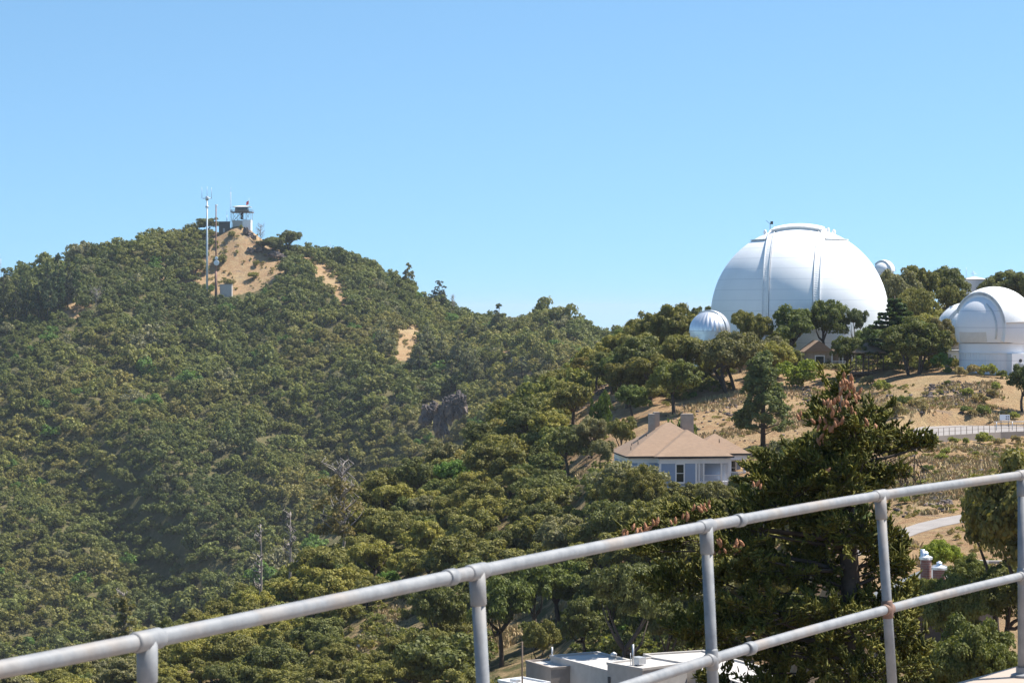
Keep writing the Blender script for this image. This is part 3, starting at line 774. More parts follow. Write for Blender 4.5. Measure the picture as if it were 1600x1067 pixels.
# ------------------------------------------------------------------ roofs, windows
def hip(mb, x0, x1, y0, y1, z, pitch, over=.0, front_only=False, th=.18):
    """hip roof solid over a rectangle; returns ridge height"""
    x0 -= over; x1 += over; y0 -= over; y1 += over
    wx, wy = x1 - x0, y1 - y0
    if wx >= wy: hh = wy / 2 * pitch; a = (x0 + wy / 2, (y0 + y1) / 2); b = (x1 - wy / 2, (y0 + y1) / 2)
    else: hh = wx / 2 * pitch; a = ((x0 + x1) / 2, y0 + wx / 2); b = ((x0 + x1) / 2, y1 - wx / 2)
    v = [(x0, y0, z), (x1, y0, z), (x1, y1, z), (x0, y1, z), (a[0], a[1], z + hh), (b[0], b[1], z + hh),
         (x0, y0, z - th), (x1, y0, z - th), (x1, y1, z - th), (x0, y1, z - th)]
    if wx >= wy: f = [(0, 1, 5, 4), (1, 2, 5), (2, 3, 4, 5), (3, 0, 4)]
    else: f = [(0, 1, 4), (1, 2, 5, 4), (2, 3, 5), (3, 0, 4, 5)]
    f += [(6, 9, 8, 7), (0, 6, 7, 1), (1, 7, 8, 2), (2, 8, 9, 3), (3, 9, 6, 0)]
    mb.add(v, f); return z + hh

def window(parent, x, z, wd, ht, y, sash=2, fr=.16, mat='trim', T=None, name="window", deep=.06):
    """window on a wall facing -Y; frame stands proud, glass sits inside it"""
    T = T or Matrix.Identity(4)
    mb = MB()
    mb.box(x - wd / 2 - fr, x - wd / 2, y - deep, y + .05, z - fr, z + ht + fr * 1.2, T); mb.box(x + wd / 2, x + wd / 2 + fr, y - deep, y + .05, z - fr, z + ht + fr * 1.2, T)
    mb.box(x - wd / 2, x + wd / 2, y - deep, y + .05, z + ht, z + ht + fr * 1.2, T); mb.box(x - wd / 2 - fr * .5, x + wd / 2 + fr * .5, y - deep - .07, y + .045, z - fr - .05, z, T)
    for k in range(1, sash): mb.box(x - wd / 2, x + wd / 2, y - deep * .5, y + .03, z + ht * k / sash - .035, z + ht * k / sash + .035, T)
    f = mb.build(name, M[mat], parent)
    MB().box(x - wd / 2, x + wd / 2, y - .012, y + .02, z, z + ht, T).build("pane", M['glass'], f)
    return f

# --- the pale blue house
o = P(978, 713, 280); yaw = R_(6.5)
HB = empty("blue_house", (o.x, o.y, o.z), "pale blue house with tan hip roof and two broad chimneys", "house", rz=yaw)
wall = MB()
wall.box(.5, 12.6, .6, 11.4, -5.2, -.28)
wl = wall.build("wall", M['blue'], HB)
wg = MB(); wg.box(3.9, 8.25, -.95, .75, -5.2, -.28); wg.build("wall", M['blue'], HB)
wp = MB(); wp.box(8.25, 12.4, 1.1, 1.3, -5.2, -.28); wp.build("porch_wall", M['blue'], HB)
dk = MB(); dk.box(8.25, 12.5, -.95, 1.1, -5.2, -3.0); dk.build("porch_floor", M['trim'], HB)
fz = MB(); fz.box(.42, 3.9, .5, .6, -.82, -.26); fz.box(.40, .5, .5, 11.4, -.82, -.26); fz.box(3.8, 12.5, -1.06, -.95, -.82, -.26); fz.box(3.78, 3.88, -1.06, .5, -.82, -.26); fz.box(12.42, 12.52, -.95, 1.3, -.82, -.26)
fz.build("frieze", M['trim'], HB)
cb = MB()
for x, y in ((3.84, -1.03), (8.2, -1.03)): MB().box(x - .02, x + .24, y, y + .08, -5.2, -.82).build('corner_board', M['trim'], HB)
cb.box(.44, .66, .52, .6, -5.2, -.82); cb.box(.40, .5, .5, .72, -5.2, -.82); cb.build("corner_board", M['trim'], HB)
MB().box(.40, .5, 11.2, 11.42, -5.2, -.82).build('corner_board', M['trim'], HB)
rf = MB(); p_ = .625
hip(rf, 0, 12.5, 0, 12.0, 0, p_); ro = rf.build("roof", M['shingle'], HB)
rf = MB(); hip(rf, 3.35, 12.75, -1.5, 9, .03, p_); rw = rf.build("roof", M['shingle'], HB)
rf = MB(); hip(rf, 8.5, 15.9, 3.6, 10.9, .06, p_ * .98); rr_ = rf.build("roof", M['shingle'], HB)
gt = MB(); gt.box(-.05, 3.3, -.06, .0, -.12, .02); gt.box(-.06, 0, 0, 12, -.12, .02); gt.build('gutter', M['dark'], HB)
MB().box(3.3, 12.8, -1.56, -1.5, -.12, .05).build('gutter', M['dark'], HB); MB().box(12.9, 15.95, 3.54, 3.6, -.10, .06).build('gutter', M['dark'], HB)
for (x0, x1, y0, y1, z0, z1) in ((3.95, 4.65, 6.4, 7.4, 1.5, 4.75), (4.67, 5.35, 7.2, 8.1, 1.5, 4.95), (7.9, 9.35, 6.1, 7.1, 1.3, 4.75)):
    MB().box(x0, x1, y0, y1, z0, z1).build("chimney", M['chim'], HB)
for x, y, h in ((2.0, 3.2, .55), (1.0, 2.4, .4), (3.4, 5.4, .5), (1.6, 5.5, .3), (12.2, 4.5, .3)):
    zr = min(x, y, 12 - y) * p_ if x < 6 else 1.5
    MB().tube([(x, y, zr - .2), (x, y, zr + h)], .06, 8).build("vent_pipe", M['wood'], ro)
window(HB, 2.2, -3.0, 1.1, 1.95, .6); window(HB, 6.35, -3.0, .85, 2.05, -.95); window(HB, 10.1, -2.9, 1.5, 1.95, 1.1, 3)
Ts = Matrix.Translation((.5, 0, 0)) @ Matrix.Rotation(R_(-90), 4, 'Z')
for yy in (3.0, 4.6, 7.8): window(HB, -yy, -3.0, .8, 1.9, 0, T=Ts)
MB().box(10.95, 11.9, 1.02, 1.1, -3.0, -.95).build("door", M['door'], HB)
for x in (8.55, 9.1, 11.25, 12.15):
    MB().box(x, x + .2, -.98, -.8, -3.0, -.82).build("column", M['trim'], HB)
for x0, x1 in ((8.75, 9.1), (11.45, 12.15)):
    lt = MB(); wdt = x1 - x0
    for s in (-1, 1):
        for k in range(-4, 22):
            z0 = -5.2 + k * .22; a = (x0 if s > 0 else x1, z0); 
            za, zb2 = max(z0, -5.1), min(z0 + wdt, -.85)
            if zb2 <= za: continue
            xa = x0 + (za - z0) if s > 0 else x1 - (za - z0); xb = x0 + (zb2 - z0) if s > 0 else x1 - (zb2 - z0)
            lt.tube([(xa, -.9 + s * .015, za), (xb, -.9 + s * .015, zb2)], .035, 4)
    lt.build("lattice", M['trim'], HB)
bl = MB(); bl.box(9.3, 11.25, -.93, -.86, -2.28, -2.2); bl.box(9.3, 11.25, -.93, -.86, -2.95, -2.88)
for k in range(16): bl.box(9.36 + k * .12, 9.40 + k * .12, -.92, -.87, -2.9, -2.25)
bl.build("porch_railing", M['trim'], HB)
# right rear porch
MB().box(12.6, 15.4, 7.2, 10.4, -5.2, -.3).build("wall", M['blue'], HB)
MB().box(12.6, 15.5, 4.0, 7.2, -5.2, -3.05).build("porch_floor", M['trim'], HB)
for x in (13.3, 15.1): MB().box(x, x + .3, 4.05, 4.3, -3.05, -.75).build("column", M['trim'], HB)
MB().box(12.6, 15.5, 3.95, 4.25, -.75, -.2).build("porch_beam", M['trim'], HB)
bl = MB(); bl.box(12.7, 15.4, 4.0, 4.08, -2.25, -2.17)
for k in range(20): bl.box(12.75 + k * .135, 12.80 + k * .135, 4.01, 4.06, -3.0, -2.2)
bl.build("porch_railing", M['trim'], HB)
window(HB, 14.3, -2.7, .9, 1.6, 7.2, 2)
st = MB()
for k in range(6): st.box(13.2, 15.4, 3.95 - .3 * (k + 1), 4.0 - .3 * k, -5.2, -3.1 - .17 * (k + 1))
st.build("porch_steps", M['trim'], HB)

# --- cottage beside the great dome
o = P(1270, 578, 372); z = Hs(o.x, o.y)
e = empty("cottage", (o.x, o.y, z), "small weathered cottage with brown gable roof and white porch", "house", rz=R_(4))
MB().box(-1.0, 3.0, 0, 4, -.8, 2.6).build("wall", M['cottage'], e); MB().box(3.0, 6.2, 1.8, 4, -.8, 2.6).build("porch_wall", M['cottage'], e)
rf = MB(); rf.add([(-1.5, -.5, 2.5), (3.4, -.5, 2.5), (3.4, 4.5, 2.5), (-1.5, 4.5, 2.5), (.9, -.5, 4.3), (.9, 4.5, 4.3)], [(0, 1, 4), (1, 2, 5, 4), (2, 3, 5), (3, 0, 4, 5), (0, 3, 2, 1)]); rf.build("roof", M['shingle'], e)
rf = MB(); hip(rf, 2.9, 6.6, -.4, 4.4, 2.56, .5); rf.build("roof", M['shingle'], e)
MB().box(3.0, 6.4, -.1, 1.8, -.8, .2).build("porch_floor", M['offwhite'], e)
for x in (2.98, 4.7, 6.2): MB().box(x, x + .16, -.1, .08, .2, 2.5).build("column", M['trim'], e)
mb = MB(); mb.box(3.1, 6.3, -.08, -.02, 1.0, 1.08)
for k in range(16): mb.box(3.2 + k * .2, 3.24 + k * .2, -.07, -.03, .2, 1.0)
mb.build("porch_railing", M['trim'], e)
window(e, 1.1, .6, 1.3, 1.2, 0, 1, .14); window(e, 5.1, .7, .9, 1.3, 1.8, 1, .12)

# --- shelter with hip roof and deck rails
o = P(1352, 603, 350); z = Hs(o.x, o.y)
e = empty("shelter", (o.x, o.y, z), "open timber shelter with grey hip roof and rail deck beside the dark cedar", "shelter", rz=R_(3))
rf = MB(); hip(rf, -1.7, 3.1, 0, 4.6, 3.6, .62); rf.build("roof", M['shingle2'], e)
for x in (-1.4, .5, 2.7):
    for y in (.3, 4.2): MB().box(x, x + .16, y, y + .16, -.5, 3.5).build("post", M['wood'], e)
MB().box(-2, 4.2, -.2, 4.6, .35, .6).build("deck", M['wood'], e)
mb = MB()
for zz in (1.0, 1.4, 1.75): mb.box(-2, 4.2, -.2, -.13, zz, zz + .09)
for k in range(5): mb.box(-2 + k * 1.52, -1.88 + k * 1.52, -.22, -.1, -.3, 1.85)
mb.build("deck_railing", M['wood'], e)

# --- grey service hut below the white domes
o = P(1484, 592, 345); z = Hs(o.x, o.y)
e = empty("service_hut", (o.x, o.y, z), "low grey hut between the dark oak and the hooded telescope building", "hut")
MB().box(-2, 1.8, 0, 3, -.6, 2.3).build("wall", M['dome2'], e); MB().box(-2.2, 2.0, -.2, 3.2, 2.3, 2.5).build("roof", M['roofwhite'], e); MB().box(-1.2, .2, -.06, 0, -.4, 1.9).build("door", M['door'], e)
MB().box(-1.6, 2.0, 3.4, 6, -.6, 4.6).build("tower_wall", M['cottage'], e)

# --- long white building behind the trees, under the small silver dome's neighbour
o = P(1365, 575, 385); z = Hs(o.x, o.y)
e = empty("workshop", (o.x, o.y, z), "low white roofed workshop seen between cedar and great dome", "building")
MB().box(-3, 6, 0, 5, -.5, 2.0).build("wall", M['white'], e)
rf = MB(); rf.add([(-3.3, -.3, 1.95), (6.3, -.3, 1.95), (6.3, 5.3, 1.95), (-3.3, 5.3, 1.95), (-3.3, 2.5, 3.2), (6.3, 2.5, 3.2)], [(0, 1, 5, 4), (1, 2, 5), (2, 3, 4, 5), (3, 0, 4), (0, 3, 2, 1)]); rf.build("roof", M['roofwhite'], e)

# --- flat roofed buildings low in the picture
def flat_building(name, A, B, Wd, ztop, zbot, label, mat='offwhite', par=.18, roofmat='roofwhite'):
    """rectangle from corner A along the wall A-B that faces the camera, Wd deep; returns the empty and wall length"""
    A = Vector(A); B = Vector(B); L = (B - A).length; rz = math.atan2(B.y - A.y, B.x - A.x)
    e = empty(name, (A.x, A.y, zbot), label, "building", rz=rz); h = ztop - zbot
    MB().box(0, L, 0, Wd, 0, h - .12).build("wall", M[mat], e)
    MB().box(par, L - par, par, Wd - par, h - .12, h - .08).build("roof", M[roofmat], e)
    mb = MB(); mb.box(-.05, L + .05, -.05, par, h - .12, h + .06); mb.box(-.05, L + .05, Wd - par, Wd + .05, h - .12, h + .06); mb.box(-.05, par, par, Wd - par, h - .12, h + .06); mb.box(L - par, L + .05, par, Wd - par, h - .12, h + .06)
    mb.build("parapet", M['offwhite' if mat == 'offwhite' else mat], e); return e, L, h
def xy(px, D): return ((px - 800) / F * D, D)
e, L, h = flat_building("flat_roofed_building", xy(860, 185), xy(950, 177.2), 4.3, -26.85, -33, "white flat roofed building whose blue shaded roof touches the taller box beside it")
window(e, 1.9, h - 3.3, .9, 1.3, 0, 1, .1, 'offwhite'); window(e, 5.2, h - 3.4, 1.8, 1.2, 0, 1, .12, 'trim')
MB().tube([(.1, .1, h), (.1, .1, h + .7)], .07, 8).build('vent_pipe', M['white'], e)
MB().lathe([(.12, 0), (.25, .12), (.25, .3), (.02, .42)], 12, (3.0, 4.0, h)).build("roof_vent", M['galv'], e)
e, L, h = flat_building("annex_building", xy(822, 185.3), xy(861, 181.5), 3.2, -27.3, -33, "small ruined looking annex joined to the flat roofed building", 'retain')
window(e, .75, h - 2.5, .5, .95, 0, 1, .08); window(e, 1.5, h - 2.5, .3, .95, 0, 1, .08)
e, L, h = flat_building("box_building", xy(949, 175.5), xy(1004, 172.5), 4.5, -26.0, -33, "taller white box building with dark doorway beside the roof in blue shade")
mb = MB(); mb.box(.1, .35, -.06, 0, h - 1.6, h - 1.0); mb.build("wall_vent", M['dark'], e)
mb = MB(); mb.box(1.6, 2.4, 1, 1.7, h + .02, h + .55); mb.tube([(2.4, .4, h), (2.4, .4, h + 1.6)], .08, 8); mb.tube([(1.9, .6, h), (1.9, .6, h + .9)], .03, 6); mb.build("roof_unit", M['galv'], e)
mb = MB(); mb.box(1.9, 2.5, -.05, 0, h - 3.0, h - 1.6); mb.build("doorway", M['glass'], e)
e, L, h = flat_building("long_flat_building", xy(1006, 183), xy(1165, 168), 5.2, -26.45, -33, "long flat roofed white building running under the conifer's lowest boughs")
for k in range(4): window(e, 3.2 + 3.6 * k, h - 3.2, .9, 1.2, 0, 2, .1)
mb = MB(); mb.tube([(4.8, -.06, h), (4.8, -.06, 0)], .05, 6); mb.build("downpipe", M['galv'], e)
e, L, h = flat_building("white_shed", xy(779, 180), xy(821, 177.5), 2.4, -28.0, -31.5, "little white shed left of the ruined annex", 'white', .06)
mb = MB(); mb.box(1.0, 1.7, .3, .8, h, h + .2); mb.build("roof_unit", M['galv'], e)
mb = MB(); mb.box(1.45, 1.75, -.04, 0, h - 1.3, h - .5); mb.build("hatch", M['rust'], e)
p = P(816, 1055, 179); tag(MB().tube([(p.x, p.y, -31), (p.x, p.y, -24.9)], .06, 8).build("pole", M['wood']), "thin brown pole standing behind the little white shed", "pole")

# --- brick chimneyed house in the oaks
o = P(1448, 925, 136)
e = empty("slate_roofed_house", (o.x, o.y, o.z - 5), "slate roofed house with two round capped brick chimneys hidden in oaks", "house", rz=R_(-20))
MB().box(-3.0, 3.0, .2, 6, 0, 4.6).build("wall", M['wood'], e)
rf = MB(); hip(rf, -3.5, 3.9, -.4, 6.4, 4.6, .5); rf.build("roof", M['slate'], e)
for x, y, rr, z1, mt in ((-.28, 1.3, .32, 7.1, 'brick'), (.60, .7, .37, 6.6, 'brick')):
    MB().lathe([(rr, 4.6), (rr, z1 - .35)], 20, (x, y, 0)).build("chimney", M[mt], e)
    MB().lathe([(rr, z1 - .35), (rr + .07, z1 - .33), (rr + .07, z1 - .2), (rr * .5, z1 - .1), (rr * .4, z1 + .05), (rr * .5, z1 + .06), (.02, z1 + .16)], 20, (x, y, 0), smooth=False).build("chimney_cap", M['silver'], e)
MB().tube([(-.45, 1.2, 6.5), (-.45, 1.2, 7.35)], .13, 10).build("flue", M['silver'], e)
o = P(1502, 934, 128)
e = empty("white_awning", (o.x, o.y, o.z - .9), "scrap of white roof glimpsed through oak leaves under the middle rail", "roof")
MB().box(-.5, .6, -.6, 1.0, .78, .9, Matrix.Rotation(R_(8), 4, 'Y')).build("canopy_sheet", M['white'], e); 
for x in (-.4, .5): MB().tube([(x, 0, -3), (x, 0, .8)], .05, 6).build("post", M['galv'], e)

# ------------------------------------------------------------------ retaining wall, fences, sign
wl_px = [(1440, 683.8), (1480, 681), (1520, 678.6), (1560, 676.2), (1600, 675), (1660, 674.6)]
wp = [P(a, b, -UP_Z * F / (b - HZ)) for a, b in wl_px]
mb = MB()
for a, b in zip(wp[:-1], wp[1:]):
    d = (b - a).normalized(); nrm = Vector((d.y, -d.x, 0))
    if nrm.y > 0: nrm = -nrm
    q = [a + nrm * .05, b + nrm * .05, b + nrm * .35, a + nrm * .35]
    mb.add([(v.x, v.y, UP_Z - 2.6) for v in q] + [(v.x, v.y, UP_Z + .12) for v in q], [(3, 2, 1, 0), (4, 5, 6, 7), (0, 1, 5, 4), (1, 2, 6, 5), (2, 3, 7, 6), (3, 0, 4, 7)])
tag(mb.build("retaining_wall", M['retain']), "long low concrete retaining wall holding up the paved road", "wall")
def along(pts, step):
    out = []; acc = 0
    for a, b in zip(pts[:-1], pts[1:]):
        L = (b - a).length; t = (step - acc) if acc > 0 else 0
        while t <= L: out.append(a + (b - a) * (t / L)); t += step
        acc = (acc + L) % step
    return out
e = empty("road_fence", tuple(wp[0]), "thin wire fence on posts along top of the retaining wall", "fence")
off = Vector(wp[0])
for q in along(wp, 1.12):
    l = q - off; MB().tube([(l.x, l.y - .2, 0.1), (l.x, l.y - .2, 1.0)], .035, 6).build("post", M['wood'], e)
mb = MB()
for zz in (.98, .55): mb.tube([(q.x - off.x, q.y - off.y - .2, zz) for q in wp], .018, 5)
mb.build("wire", M['wood'], e)
g0, g1 = P(1557, 672, 281), P(1680, 670, 283)
e = empty("pipe_barrier", (g0.x, g0.y, UP_Z), "two rail silver pipe barrier at the roadside beneath the sign", "barrier")
dd = g1 - g0
for k in range(6): MB().tube([(dd.x * k / 5, dd.y * k / 5, -.2), (dd.x * k / 5, dd.y * k / 5, 1.0)], .05, 8).build("post", M['galv'], e)
for zz in (1.0, .55): MB().tube([(-.3, 0, zz), (dd.x, dd.y, zz)], .05, 8).build("rail", M['galv'], e)
o = P(1570, 661, 290)
e = empty("information_sign", (o.x, o.y, o.z - .4), "white board with small dark pictures in shade above the roadside barrier", "sign")
MB().box(-.62, .62, 0, .05, .75, 1.45).build("board", M['sign'], e)
mb = MB()
for x in (.12, .36):
    for zz in (.86, 1.14): mb.box(x, x + .16, -.012, 0, zz, zz + .15)
mb.build("picture", M['signdark'], e)
for x in (-.45, .45): MB().box(x - .04, x + .04, .055, .12, -.3, 1.4).build("post", M['wood'], e)
q0, q1, q2 = P(1495, 872, 171), P(1545, 876, 174), P(1680, 876, 174)
mb = MB()
for a, b in ((q0, q1), (q1, q2)):
    mb.add([(a.x, a.y, a.z - 1), (b.x, b.y, b.z - 1), (b.x, b.y + .35, b.z - 1), (a.x, a.y + .35, a.z - 1), (a.x, a.y, a.z), (b.x, b.y, b.z), (b.x, b.y + .35, b.z), (a.x, a.y + .35, a.z)], [(3, 2, 1, 0), (4, 5, 6, 7), (0, 1, 5, 4), (1, 2, 6, 5), (2, 3, 7, 6), (3, 0, 4, 7)])
tag(mb.build("low_wall", M['kerb']), "thin pale concrete kerb wall under the oak by the lower road", "wall")
Dm = hit(561, 1014, 200, 600) or 290; o = P(561, 1014, Dm)
e = empty("marker_post", (o.x, o.y, o.z), "small white marker post on the shaded slope under the handrail", "marker")
MB().box(-.28, .28, 0, .06, .3, 1.1).build("plate", M['sign'], e); MB().box(-.05, .05, .065, .14, -.3, 1.05).build("post", M['wood'], e)
Dm = hit(1043, 553, 300, 450) or 400; o = P(1043, 553, Dm)
e = empty("weather_mast", (o.x, o.y, o.z), "short mast with white instrument box left of the silver dome", "mast")
MB().tube([(0, 0, -.3), (0, 0, 3.0)], .07, 8).build("mast", M['galv'], e); MB().box(-.25, .25, -.25, .25, 2.5, 3.1).build("instrument_box", M['white'], e); MB().box(-.7, -.25, 0, .3, 0, .9).build("cabinet", M['offwhite'], e)

# ------------------------------------------------------------------ lookout hill
Dk = 1188.0; pm = F / Dk
def KP(px, py, D=Dk): return P(px, py, D)
o = KP(377, 353); zk = Hs(o.x, o.y) - .2
e = empty("lookout_tower", (o.x, o.y, zk), "fire lookout cabin on stilts with railed gallery above a white base", "tower")
def s_(px, py): return ((px - 377) / pm, (353 - py) / pm + (o.z - zk))
x0, _ = s_(363, 0); x1, _ = s_(392, 0); _, zt = s_(0, 344.5)
MB().box(x0, (x0 + x1) / 2 + .5, 0, 8, -2, zt).build("base_wall", M['offwhite'], e); MB().box((x0 + x1) / 2 + .55, x1, -1, 7, -2, zt + .3).build("base_wall", M['white'], e)
_, zp = s_(0, 331.5); _, zc_ = s_(0, 323)
lx = [s_(a, 0)[0] for a in (362.5, 371, 383, 392)]
for x in lx:
    for y in (.3, 7.2): MB().box(x - .1, x + .1, y, y + .2, zt - 1, zp).build("leg", M['mast'], e)
mb = MB()
for a, b in zip(lx[:-1], lx[1:]): mb.tube([(a, .2, zt), (b, .2, zp)], .09, 5); mb.tube([(b, .2, zt), (a, .2, zp)], .09, 5)
mb.tube([(lx[0] + 1, -.3, zt), (lx[1] + 2.2, -.3, zp)], .2, 5); mb.build("brace", M['mast'], e)
MB().box(lx[0] - .7, lx[3] + .7, -1, 8.6, zp - .2, zp + .2).build("gallery_floor", M['wood'], e)
mb = MB()
for zz in (.5, 1.0): mb.box(lx[0] - .7, lx[3] + .7, -1, -.93, zp + zz, zp + zz + .12); mb.box(lx[0] - .7, lx[0] - .63, -.93, 8.6, zp + zz, zp + zz + .12); mb.box(lx[3] + .63, lx[3] + .7, -.93, 8.6, zp + zz, zp + zz + .12)
for k in range(12): x = lx[0] - .7 + k * (lx[3] - lx[0] + 1.3) / 11; mb.box(x, x + .08, -1, -.92, zp, zp + 1.1)
mb.build("gallery_railing", M['wood'], e)
MB().box(lx[0] + 1.4, lx[3] - 1.6, .4, 6.8, zp + .2, zp + 1.1).build("cabin_wall", M['cottage'], e)
MB().box(lx[0] + 1.5, lx[3] - 1.7, .5, 6.7, zp + 1.1, zc_ - .05).build("cabin_window", M['glass'], e)
MB().box((lx[1] + lx[2]) / 2 - .5, (lx[1] + lx[2]) / 2 + .9, .5, 2, zt + .5, zp - .2).build("water_pipe", M['dark'], e)
rf = MB(); hip(rf, lx[0] + .2, lx[3] - .2, -.4, 7.6, zc_, .16); rf.build("roof", M['white'], e)
e = empty("flagpole", (o.x + (386.5 - 377) / pm, o.y, zk), "flagpole with small flag above the lookout cabin roof", "flag")
_, z9 = s_(0, 309); MB().tube([(0, 3, 4), (.5, 3, z9)], .06, 6).build("pole", M['mast'], e)
mb = MB(); _, za = s_(0, 319); _, zb3 = s_(0, 313); mb.add([(.45, 3, zb3), (-.9, 3.1, zb3 - .8), (-1.0, 3.1, za - .6), (.35, 3, za), (.45, 3.03, zb3), (-.9, 3.13, zb3 - .8), (-1.0, 3.13, za - .6), (.35, 3.03, za)], [(0, 1, 2, 3), (7, 6, 5, 4), (0, 4, 5, 1), (3, 2, 6, 7), (1, 5, 6, 2), (0, 3, 7, 4)]); mb.build("flag", M['red'], e)
def boxthing(name, px0, px1, py0, py1, D, label, cat, mat, depth=4, roof=None):
    a = P(px0, py1, D); b = P(px1, py0, D); z = Hs((a.x + b.x) / 2, D); zz = min(z, a.z)
    e = empty(name, ((a.x + b.x) / 2, D, zz), label, cat); hw = (b.x - a.x) / 2
    MB().box(-hw, hw, 0, depth, -1, b.z - zz).build("wall", M[mat], e); MB().box(-hw - .2, hw + .2, -.2, depth + .2, b.z - zz + .003, b.z - zz + .25).build("roof", M[roof or mat], e)
    MB().box(-.5, .5, -.06, 0, 0, min(2.1, (b.z - zz) * .8)).build("door", M['door'], e); return e
boxthing("equipment_shed", 342, 358, 347, 360, 1186, "dark equipment shed on the peak beside the lookout tower", "shed", 'shed')
boxthing("utility_hut", 343.5, 362, 445, 453, 1128, "low tan grey hut at the foot of the dish mast", "hut", 'offwhite')
def mast(px, py0, py1, D, label, rad, mat, name="radio_mast"):
    a = P(px, py1, D); b = P(px, py0, D); z = min(Hs(a.x, D), a.z)
    e = empty(name, (a.x, D, z - 1), label, "mast"); L = b.z - z + 1
    MB().tube([(0, 0, 0), (0, 0, L * .5), (0, 0, L)], [rad, rad * .85, rad * .6], 10).build("pole", M[mat], e); return e, L
e, L = mast(323.5, 307, 442, 1130, "tall pale steel radio mast with three whip antennas on a crossarm", .56, 'mast')
q = 1130 / F
MB().tube([(-7 * q, 0, L - 1), (7 * q, 0, L - 1)], .14, 6).build("crossarm", M['galv'], e); MB().tube([(-7 * q, 0, L - 3 * q), (7 * q, 0, L - 3 * q)], .12, 6).build("crossarm", M['galv'], e)
for x, hh in ((-8, 16), (0, 17), (7, 15)): MB().tube([(x * q, 0, L - 3.4 * q), (x * q, 0, L + hh * q * .92)], [.12, .07], 6).build("whip_antenna", M['mast'], e)
MB().lathe([(.4, 0), (.8, .1), (.8, .9), (.4, 1.0)], 12, (0, 0, L - 18 * q)).build("collar", M['galv'], e); MB().lathe([(.3, 0), (.75, .1), (.75, 1.9), (.3, 2.0)], 12, (0, 0, L - 2)).build("collar", M['galv'], e)
e, L = mast(337.5, 320, 448, 1126, "slender rusty mast carrying two white dishes", .42, 'rust')
MB().tube([(-2.4 * q, 0, L - .3), (2.6 * q, 0, L - .3)], .1, 6).build("crossarm", M['galv'], e)
zb4 = P(337, 448, 1126).z - e.location.z
for px, py, rr in ((338.5, 410.8, 4.3), (338.5, 403.7, 2.6)):
    zz = (448 - py) / F * 1126 + zb4; r4 = rr * q
    MB().lathe([(.05, .0), (r4 * .6, .12), (r4, .5), (r4, .7), (r4 * .9, .75), (.05, .78)], 24).build("dish", M['sign'], e)
    dsh = bpy.context.scene.collection.objects[-1]; dsh.location = (.35, -.5, zz); dsh.rotation_euler = (R_(90), 0, 0)
MB().tube([(0, -.02, 0), (0, -.02, L * .32)], .62, 8).build("lower_pole", M['rust'], e)
def lattice(px, py0, py1, D, label, wd):
    a = P(px, py1, D); b = P(px, py0, D); e = empty("lattice_mast", (a.x, D, a.z - 2), label, "mast"); L = b.z - a.z + 2; mb = MB()
    n = max(6, int(L / 1.6))
    for s in (-1, 1): mb.tube([(s * wd, 0, 0), (s * wd * .3, 0, L)], .07, 5)
    for k in range(n):
        t0, t1 = k / n, (k + 1) / n; s = 1 if k % 2 else -1
        mb.tube([(s * wd * (1 - .7 * t0), 0, L * t0), (-s * wd * (1 - .7 * t1), 0, L * t1)], .05, 4)
    mb.build("frame", M['mast'], e); MB().tube([(0, 0, L), (0, 0, L + 2.5)], .05, 5).build("whip_antenna", M['mast'], e); return e
lattice(360.5, 300, 352, 1190, "thin lattice mast rising left of the lookout cabin", .45)
lattice(354.5, 336, 350, 1192, "short thin mast above the dark equipment shed", .25)
lattice(516, 386, 402, 1185, "small lone utility mast on the bushy skyline", .3)
lattice(1, 404, 430, 1150, "short antenna mast poking above the far pines", .4)

# --- boulders and outcrop
def rock_mesh(r, n=3, rough=.35):
    import bmesh
    bm = bmesh.new(); bmesh.ops.create_icosphere(bm, subdivisions=n, radius=1); sd = Vector((r.random() * 50, r.random() * 50, r.random() * 50))
    for v in bm.verts:
        p = v.co.copy(); p = p * (1 + .16 * round(2.2 * mnoise.noise(p * 2.2 + sd))); k = mnoise.noise(p * 1.3 + sd) * rough * 1.4 + abs(mnoise.noise(p * 3.1 + sd)) * rough * .9 + mnoise.noise(p * 7 + sd) * rough * .25
        v.co = p * (1 + k)
    me = bpy.data.meshes.new("rock"); bm.to_mesh(me); bm.free(); me.materials.append(M['rock']); return me
def rock_cluster(name, specs, label, D0=None, group=None):
    r = np.random.default_rng(len(specs) * 7 + 3); c = specs[0]; D = D0 or hit(c[0], c[1]) or 900
    o = P(c[0], c[1], D); e = empty(name, tuple(o), label, "rocks", group)
    for px, py, rw, rh in specs:
        q = P(px, py, D) - o; ob = link("boulder", rock_mesh(r, 4, .42), e, (q.x, r.normal() * rw / F * D * .3, q.z)); s = D / F
        ob.scale = (rw * s, rw * s * .9, rh * s); ob.rotation_euler = (r.normal() * .2, r.normal() * .3, r.random() * 6)
    return e
rock_cluster("rock_outcrop", [(668, 652, 9, 12), (678, 644, 7, 10), (684, 660, 6, 16), (690, 648, 6, 14), (697, 636, 7, 12), (705, 628, 7, 9), (714, 624, 8, 9), (722, 634, 7, 11), (711, 642, 7, 10), (702, 652, 6, 11), (692, 668, 6, 12), (678, 634, 6, 6), (724, 622, 5, 6), (664, 640, 6, 7), (718, 648, 5, 6), (684, 676, 5, 8)], "dark craggy rock outcrop jutting from the wooded gully", 832)
rock_cluster("rock_outcrop", [(385, 362, 4, 5), (390, 367, 6, 4), (381, 370, 4, 3), (396, 372, 4, 3)], "small purple grey crag right under the lookout tower", 1182)
rock_cluster("rock_outcrop", [(392, 392, 5, 4), (398, 398, 5, 4), (388, 402, 4, 3), (405, 390, 4, 3)], "broken rocks halfway down the bare knoll", 1172)
